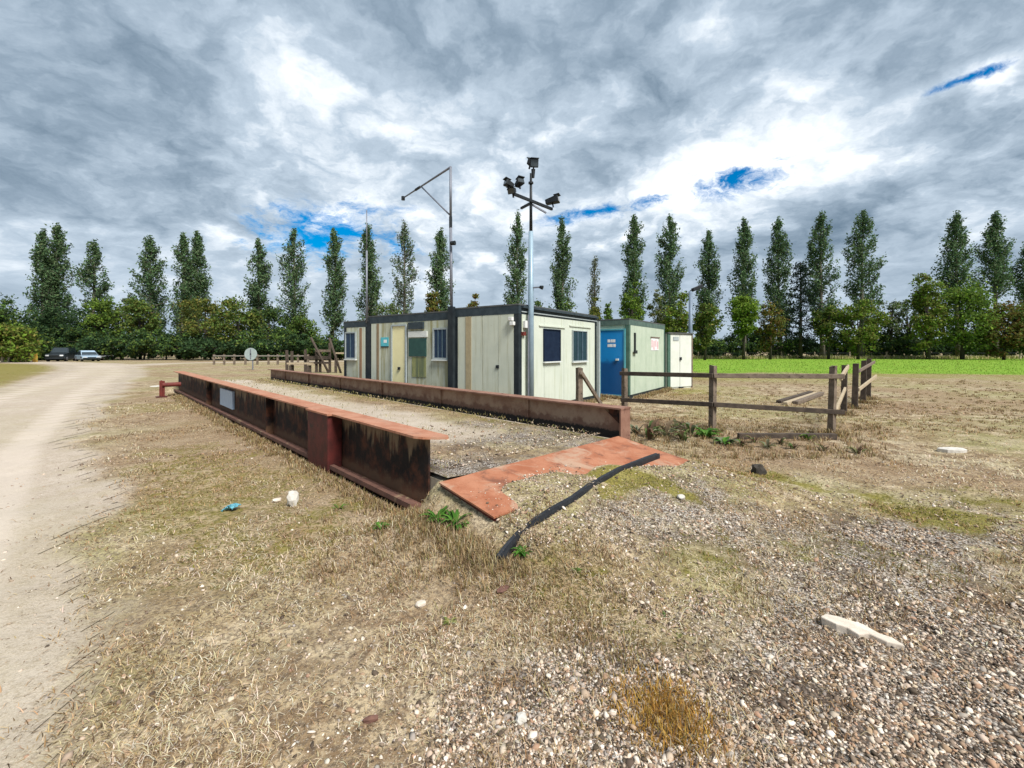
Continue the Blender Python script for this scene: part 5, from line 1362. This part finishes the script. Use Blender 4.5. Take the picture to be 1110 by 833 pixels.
def tufts():
    """taller dry grass along the beams, the ramp edge and the fence"""
    rng = np.random.default_rng(17)
    pts = []
    for _ in range(900): s = rng.uniform(-.3, 15); pts.append((*W(s, -.06 - abs(rng.normal(0, .12)), 0).xy, .8))
    for _ in range(260): pts.append((*W(-.28 - rng.uniform(.0, 1.3), -.08 - abs(rng.normal(0, .22)), 0).xy, .9))
    for _ in range(90): pts.append((*W(-.28 - rng.uniform(1.2, 1.9), rng.uniform(-.4, .8), 0).xy, .6))
    for _ in range(420):
        p = gp(rng.uniform(680, 960), rng.uniform(462, 500)); pts.append((p.x, p.y, 1.0))
    for _ in range(1500):
        p = gp(rng.uniform(690, 1130), rng.uniform(412, 470)); pts.append((p.x, p.y, .55))
    for _ in range(260):
        p = gp(rng.uniform(330, 600), rng.uniform(560, 640)); pts.append((p.x, p.y, .6))
    for _ in range(120): pts.append((*(gp(733, 785).xy + Vector((rng.normal(0, .075), rng.normal(0, .085)))), .6))
    for _ in range(330):
        t = rng.uniform(0, 1); p = gp(585 + 150 * t + rng.normal(0, 38), 640 + 150 * t + rng.normal(0, 26)); pts.append((p.x, p.y, .42))
    for _ in range(170):
        p = gp(rng.uniform(760, 1110), rng.uniform(560, 680)); pts.append((p.x, p.y, .5))
    for P, D, L in ((C0, CEv, 4.4), ((3.7, 13.7), CEv, 4.1), ((3.7, 13.7), CDv, 1.0)):
        out = (-CDv[0], -CDv[1]) if D is CEv else (-CEv[0], -CEv[1])
        for _ in range(260):
            a, o = rng.uniform(0, L), .14 + abs(rng.normal(0, .10)); pts.append((P[0] + D[0] * a + out[0] * o, P[1] + D[1] * a + out[1] * o, 1.3))
    for px, py in ((677, 456), (772, 468), (901, 472.5), (914.5, 450.6), (926.5, 443.5), (935.5, 437), (941, 433)):
        p = gp(px, py)
        for _ in range(34): pts.append((p.x + rng.normal(0, .10), p.y + rng.normal(0, .10), 1.5))
    pts = np.array(pts); k = 14
    x = np.repeat(pts[:, 0], k) + rng.normal(0, .030, len(pts) * k); y = np.repeat(pts[:, 1], k) + rng.normal(0, .030, len(pts) * k)
    g = np.repeat(pts[:, 2], k)
    ok = ~blocked(x, y); x, y, g = x[ok], y[ok], g[ok]; n = len(x)
    L = rng.uniform(.035, .11, n) * g; Wd = rng.uniform(.002, .0042, n) * (1 + .22 * np.hypot(x, y)); tl = rng.uniform(R(8), R(60), n)
    c = tints(n, [(.38, .285, .155), (.31, .21, .10), (.24, .15, .07), (.44, .36, .23), (.20, .17, .06), (.15, .095, .05)], rng, .25)
    tq = gp(733, 785); near = (np.hypot(x - tq.x, y - tq.y) < .3) & (rng.random(n) < .75)
    c[near] = tints(int(near.sum()), [(.36, .20, .045), (.42, .26, .06), (.28, .14, .03)], rng, .25)
    blades('dry_tufts', x, y, ground_h(x, y), L, Wd, tl, c, rng, MT['dry_blade'], 'taller tawny dry grass tufts along the beam and fence')
tufts()

def deck_grass():
    rng = np.random.default_rng(19); n = 9000
    s = rng.uniform(0, 16.2, n) ** 1.0; t = rng.uniform(.32, 3.0, n)
    edge = np.minimum(np.abs(t - .3), np.abs(t - 3.05)); keep = rng.random(n) < np.exp(-(edge / .35) ** 2) + .15
    s, t = s[keep], t[keep]; n = len(s)
    x = WO.x + WD.x * s + WN.x * t; y = WO.y + WD.y * s + WN.y * t
    dd = np.hypot(x, y)
    c = tints(n, [(.30, .24, .10), (.22, .20, .06), (.45, .37, .22), (.14, .13, .05)], rng, .3)
    blades('deck_grass', x, y, np.full(n, DECK + .012), rng.uniform(.02, .07, n), rng.uniform(.002, .004, n) * (1 + .3 * dd), rng.uniform(R(10), R(70), n), c, rng, MT['dry_blade'], 'sparse low grass and moss growing on the weighbridge deck')
deck_grass()

def moss_grass():
    rng = np.random.default_rng(23); xs, ys = [], []
    for p, r, k in MOSSW:
        n = int(min(6000, 5200 * min(r, 1) ** 2) * k / max(1, (p.length / 3.2)) * 2.2); xs.append(p.x + rng.normal(0, r * .5, n)); ys.append(p.y + rng.normal(0, r * .5, n))
    x, y = np.concatenate(xs), np.concatenate(ys); ok = ~blocked(x, y) & (rng.random(len(x)) < (.15 + moss_mask(x, y)) * sstep(fbm(x * 5, y * 5, 93), .36, .60)); x, y = x[ok], y[ok]; n = len(x)
    c = tints(n, [(.24, .21, .045), (.16, .16, .03), (.34, .28, .09), (.11, .12, .03), (.30, .23, .12)], rng, .25)
    blades('moss', x, y, ground_h(x, y), rng.uniform(.010, .03, n), rng.uniform(.003, .006, n) * (1 + .2 * np.hypot(x, y)), rng.uniform(R(10), R(75), n), c, rng, MT['weed'], 'yellow green moss patches among the gravel and dead grass')
moss_grass()

def fringe():
    rng = np.random.default_rng(29); n = 9000
    x = rng.uniform(14, 95, n); y = rng.uniform(70.5, 74.5, n)
    c = tints(n, [(.40, .36, .16), (.28, .30, .08), (.46, .40, .22)], rng, .25)
    blades('field_fringe', x, y, np.zeros(n), rng.uniform(.25, .75, n), rng.uniform(.06, .12, n), rng.uniform(R(2), R(35), n), c, rng, MT['dry_blade'], 'pale rough grass along the far edge of the green field')
fringe()
def field_blades():
    rng = np.random.default_rng(37); n = 20000
    u = rng.random(n); y = 26 * (76 / 26) ** u; x = rng.uniform(.15, 1.32, n) * y
    ok = rng.random(n) < field_mask(x, y) + .04; x, y = x[ok], y[ok]; n = len(x)
    c = tints(n, [(.15, .26, .025), (.19, .30, .035), (.13, .23, .022), (.27, .30, .07)], rng, .25)
    blades('field_grass', x, y, np.full(n, .01), rng.uniform(.04, .11, n), rng.uniform(.02, .045, n) * (y / 35), rng.uniform(R(5), R(55), n), c, rng, MT['weed'], 'lush bright green grass of the field right of the cabins')
field_blades()

def stones():
    rng = np.random.default_rng(31)
    n = 330000
    x, y = polar_points(n, .95, 8.5, rng, .9)
    g = gravel_mask(x, y); tm = track_mask(x, y)
    dens = np.maximum(np.maximum(g ** 1.15, .055 * (1 - tm)), .075 * tm)
    s = (x - WO.x) * WD.x + (y - WO.y) * WD.y; t = (x - WO.x) * WN.x + (y - WO.y) * WN.y
    L = -.28 - s
    dens = np.maximum(dens, .55 * ((L > .75) & (L < 2.3) & (t > .1) & (t < 3.4)))
    dens = dens * (.25 + .95 * sstep(fbm(x * 3.1, y * 3.1, 91), .36, .56)) * (1 - .85 * sstep(moss_mask(x, y), .25, .6))
    keep = (rng.random(n) < dens) & in_view(x, y) & ~blocked(x, y)
    x, y = x[keep], y[keep]
    m = 95000
    if len(x) > m: x, y = x[:m], y[:m]
    # loose stones on the ramp plate and the near end of the deck
    Lr = rng.uniform(.28, .80, 900); tr = rng.normal(.82, .36, 900); q = (tr > .12) & (tr < 2.2); Lr, tr = Lr[q], tr[q]
    xr = WO.x - WD.x * (.28 + Lr) + WN.x * tr; yr = WO.y - WD.y * (.28 + Lr) + WN.y * tr
    sd = rng.uniform(-.05, 1, 1500) ** 2 * 2.2; td = rng.uniform(.35, 3.0, 1500)
    xd = WO.x + WD.x * sd + WN.x * td; yd = WO.y + WD.y * sd + WN.y * td
    z = np.concatenate([ground_h(x, y), np.maximum(ground_h(xr, yr), .365 - .15 * Lr), np.full(1500, DECK + .008)])
    x = np.concatenate([x, xr, xd]); y = np.concatenate([y, yr, yd]); n = len(x)
    dd = np.hypot(x, y)
    r = np.exp(rng.normal(math.log(.0044), .48, n)) * (.75 + .15 * dd); r = np.clip(r, .0025, .018)
    order = np.argsort(-r * (1 + 1.5 * (dd < 2.6))); x, y, z, r, dd = x[order], y[order], z[order], r[order], dd[order]
    cols = [(.44, .37, .30), (.32, .26, .205), (.58, .52, .45), (.70, .66, .60), (.20, .16, .125), (.36, .27, .19), (.35, .325, .30), (.33, .225, .16), (.12, .095, .075), (.085, .068, .053), (.50, .43, .36)]
    big = 17000
    for nm, sl_, BV, BF in (('gravel', slice(0, big), ICOV, ICOF), ('fine_gravel', slice(big, None), OCTV, OCTF)):
        xx, yy, zz, rr = x[sl_], y[sl_], z[sl_], r[sl_]; n = len(xx); kv = len(BV)
        sc = rr[:, None] * np.stack([rng.uniform(.8, 1.45, n), rng.uniform(.7, 1.1, n), rng.uniform(.4, .8, n)], 1)
        V = BV[None] * (1 + rng.uniform(-.38, .34, (n, kv, 1))) * sc[:, None, :]
        a = rng.uniform(0, 2 * np.pi, n); ca, sa = np.cos(a)[:, None], np.sin(a)[:, None]
        X = V[..., 0] * ca - V[..., 1] * sa; Yv = V[..., 0] * sa + V[..., 1] * ca
        Z = V[..., 2] + V[..., 0] * rng.uniform(-.5, .5, (n, 1)) + V[..., 1] * rng.uniform(-.5, .5, (n, 1))
        Pq = np.stack([X + xx[:, None], Yv + yy[:, None], Z + (zz + sc[:, 2] * .25)[:, None]], -1).reshape(-1, 3)
        Fc = (BF[None] + (np.arange(n) * kv)[:, None, None]).reshape(-1, 3)
        c = tints(n, cols, rng, .2, .025) * np.array([.96, .89, .81])
        o = link(nm, np_mesh(nm, Pq, Fc, MT['stone'], np.repeat(c, kv, 0)))
        tag(o, 'loose grey, white and brown gravel stones spread over the ground' if nm == 'gravel' else 'fine brown and pale grit between the larger gravel stones', 'gravel', kind='stuff')
stones()

def weed(px, py, size, n, cols, seed, label, name='weed_plant', upright=.5, group='weeds in the dry ground', wide=.28, base=None):
    b = base if base is not None else gpt(px, py)
    rng = np.random.default_rng(seed); V, Fc, C = [], [], []
    seg = 4
    for i in range(n):
        az = rng.uniform(0, 2 * math.pi); L = size * rng.uniform(.5, 1.1); w = L * wide * rng.uniform(.7, 1.2); el = rng.uniform(.25, 1.0) * upright + .35
        o = np.array([math.cos(az), math.sin(az), 0]); sd = np.array([-o[1], o[0], 0])
        r0 = o * rng.uniform(0, size * .25); col = tints(1, cols, rng, .3)[0]; bi = len(V)
        for k in range(seg + 1):
            f = k / seg; ang = el * (1.25 - .9 * f)
            p = r0 + o * L * f * math.cos(ang) * .8 + np.array([0, 0, L * f * math.sin(ang)])
            ww = w * math.sin(math.pi * (.12 + .86 * f)) / 2
            V += [p - sd * ww + np.array([0, 0, ww * .35]), p, p + sd * ww + np.array([0, 0, ww * .35])]; C += [col * (.85 if 0 else 1)] * 3
        for k in range(seg):
            q = bi + 3 * k; Fc += [(q, q + 1, q + 4, q + 3), (q + 1, q + 2, q + 5, q + 4)]
    o = link(name, np_mesh(name, np.array(V), np.array(Fc), MT['weed'], np.array(C), True), b)
    tag(o, label, 'weed', group); return o
GREEN = [(.07, .17, .022), (.10, .21, .035), (.05, .13, .02)]
GREY = [(.16, .19, .11), (.12, .15, .08), (.2, .22, .14)]
weed(566, 602, .10, 24, GREEN, 1, 'small leafy green weed at the near end of the rubber strip', upright=.9)
weed(625, 619, .045, 12, GREEN, 2, 'tiny bright green seedling below the rubber strip', upright=.6)
weed(474, 566, .20, 30, GREEN, 3, 'bright green grassy weed at the end of the near beam, left one of two', upright=1.0, wide=.13)
weed(494, 571, .19, 30, GREEN, 4, 'bright green grassy weed under the ramp edge, right one of two', upright=1.0, wide=.13)
weed(412, 573, .10, 22, GREEN + OLIVE, 5, 'low spreading green weed in the grass before the near beam', upright=.4, wide=.2)
weed(368, 552, .10, 20, GREEN + OLIVE, 6, 'low green weed at the foot of the red stiffener column', upright=.5, wide=.2)
weed(487, 676, .055, 14, [(.15, .20, .04), (.2, .23, .06)], 7, 'pale yellow green seedling in the bare dry ground', upright=.4)
weed(722, 668, .035, 9, GREEN, 8, 'tiny green seedling on the gravel edge right of centre', upright=.5)
weed(766, 474, .30, 46, GREEN, 9, 'bushy green weed at the foot of the middle fence post', upright=.9)
weed(785, 482, .26, 38, GREY + GREEN, 10, 'grey green weed right of the middle fence post', upright=.8)
weed(876, 477, .20, 22, GREEN + [(.2, .26, .04)], 11, 'upright yellow green weed on the dark edging board', upright=1.1, wide=.16)
weed(735, 690, .03, 8, [(.2, .22, .06)], 12, 'pale sprout among the gravel below the ramp', upright=.6)
DOCK = [(.12, .075, .045), (.15, .10, .06), (.085, .075, .04), (.11, .13, .05), (.09, .14, .04)]
rw = random.Random(8)
DOCKS = [(690, 470), (702, 476), (712, 468), (722, 474), (733, 466), (741, 478), (748, 470), (804, 484), (818, 480), (832, 486), (845, 482), (860, 487), (894, 489), (930, 492)]
ORD = ('first', 'second', 'third', 'fourth', 'fifth', 'sixth', 'seventh')
for k, (px, py) in enumerate(DOCKS):
    near = px < 770
    lab = 'withered brown dock weed, %s from the ramp towards the middle fence post' % ORD[k] if near else 'withered brown dock weed, %s from the left along the edging board' % ORD[k - 7]
    weed(px, py, rw.uniform(.30, .50) if near else rw.uniform(.16, .26), 20, DOCK + (GREY if k % 3 == 0 else []), 40 + k, lab, 'dock_weed', 1.15, 'withered dock weeds', .15)
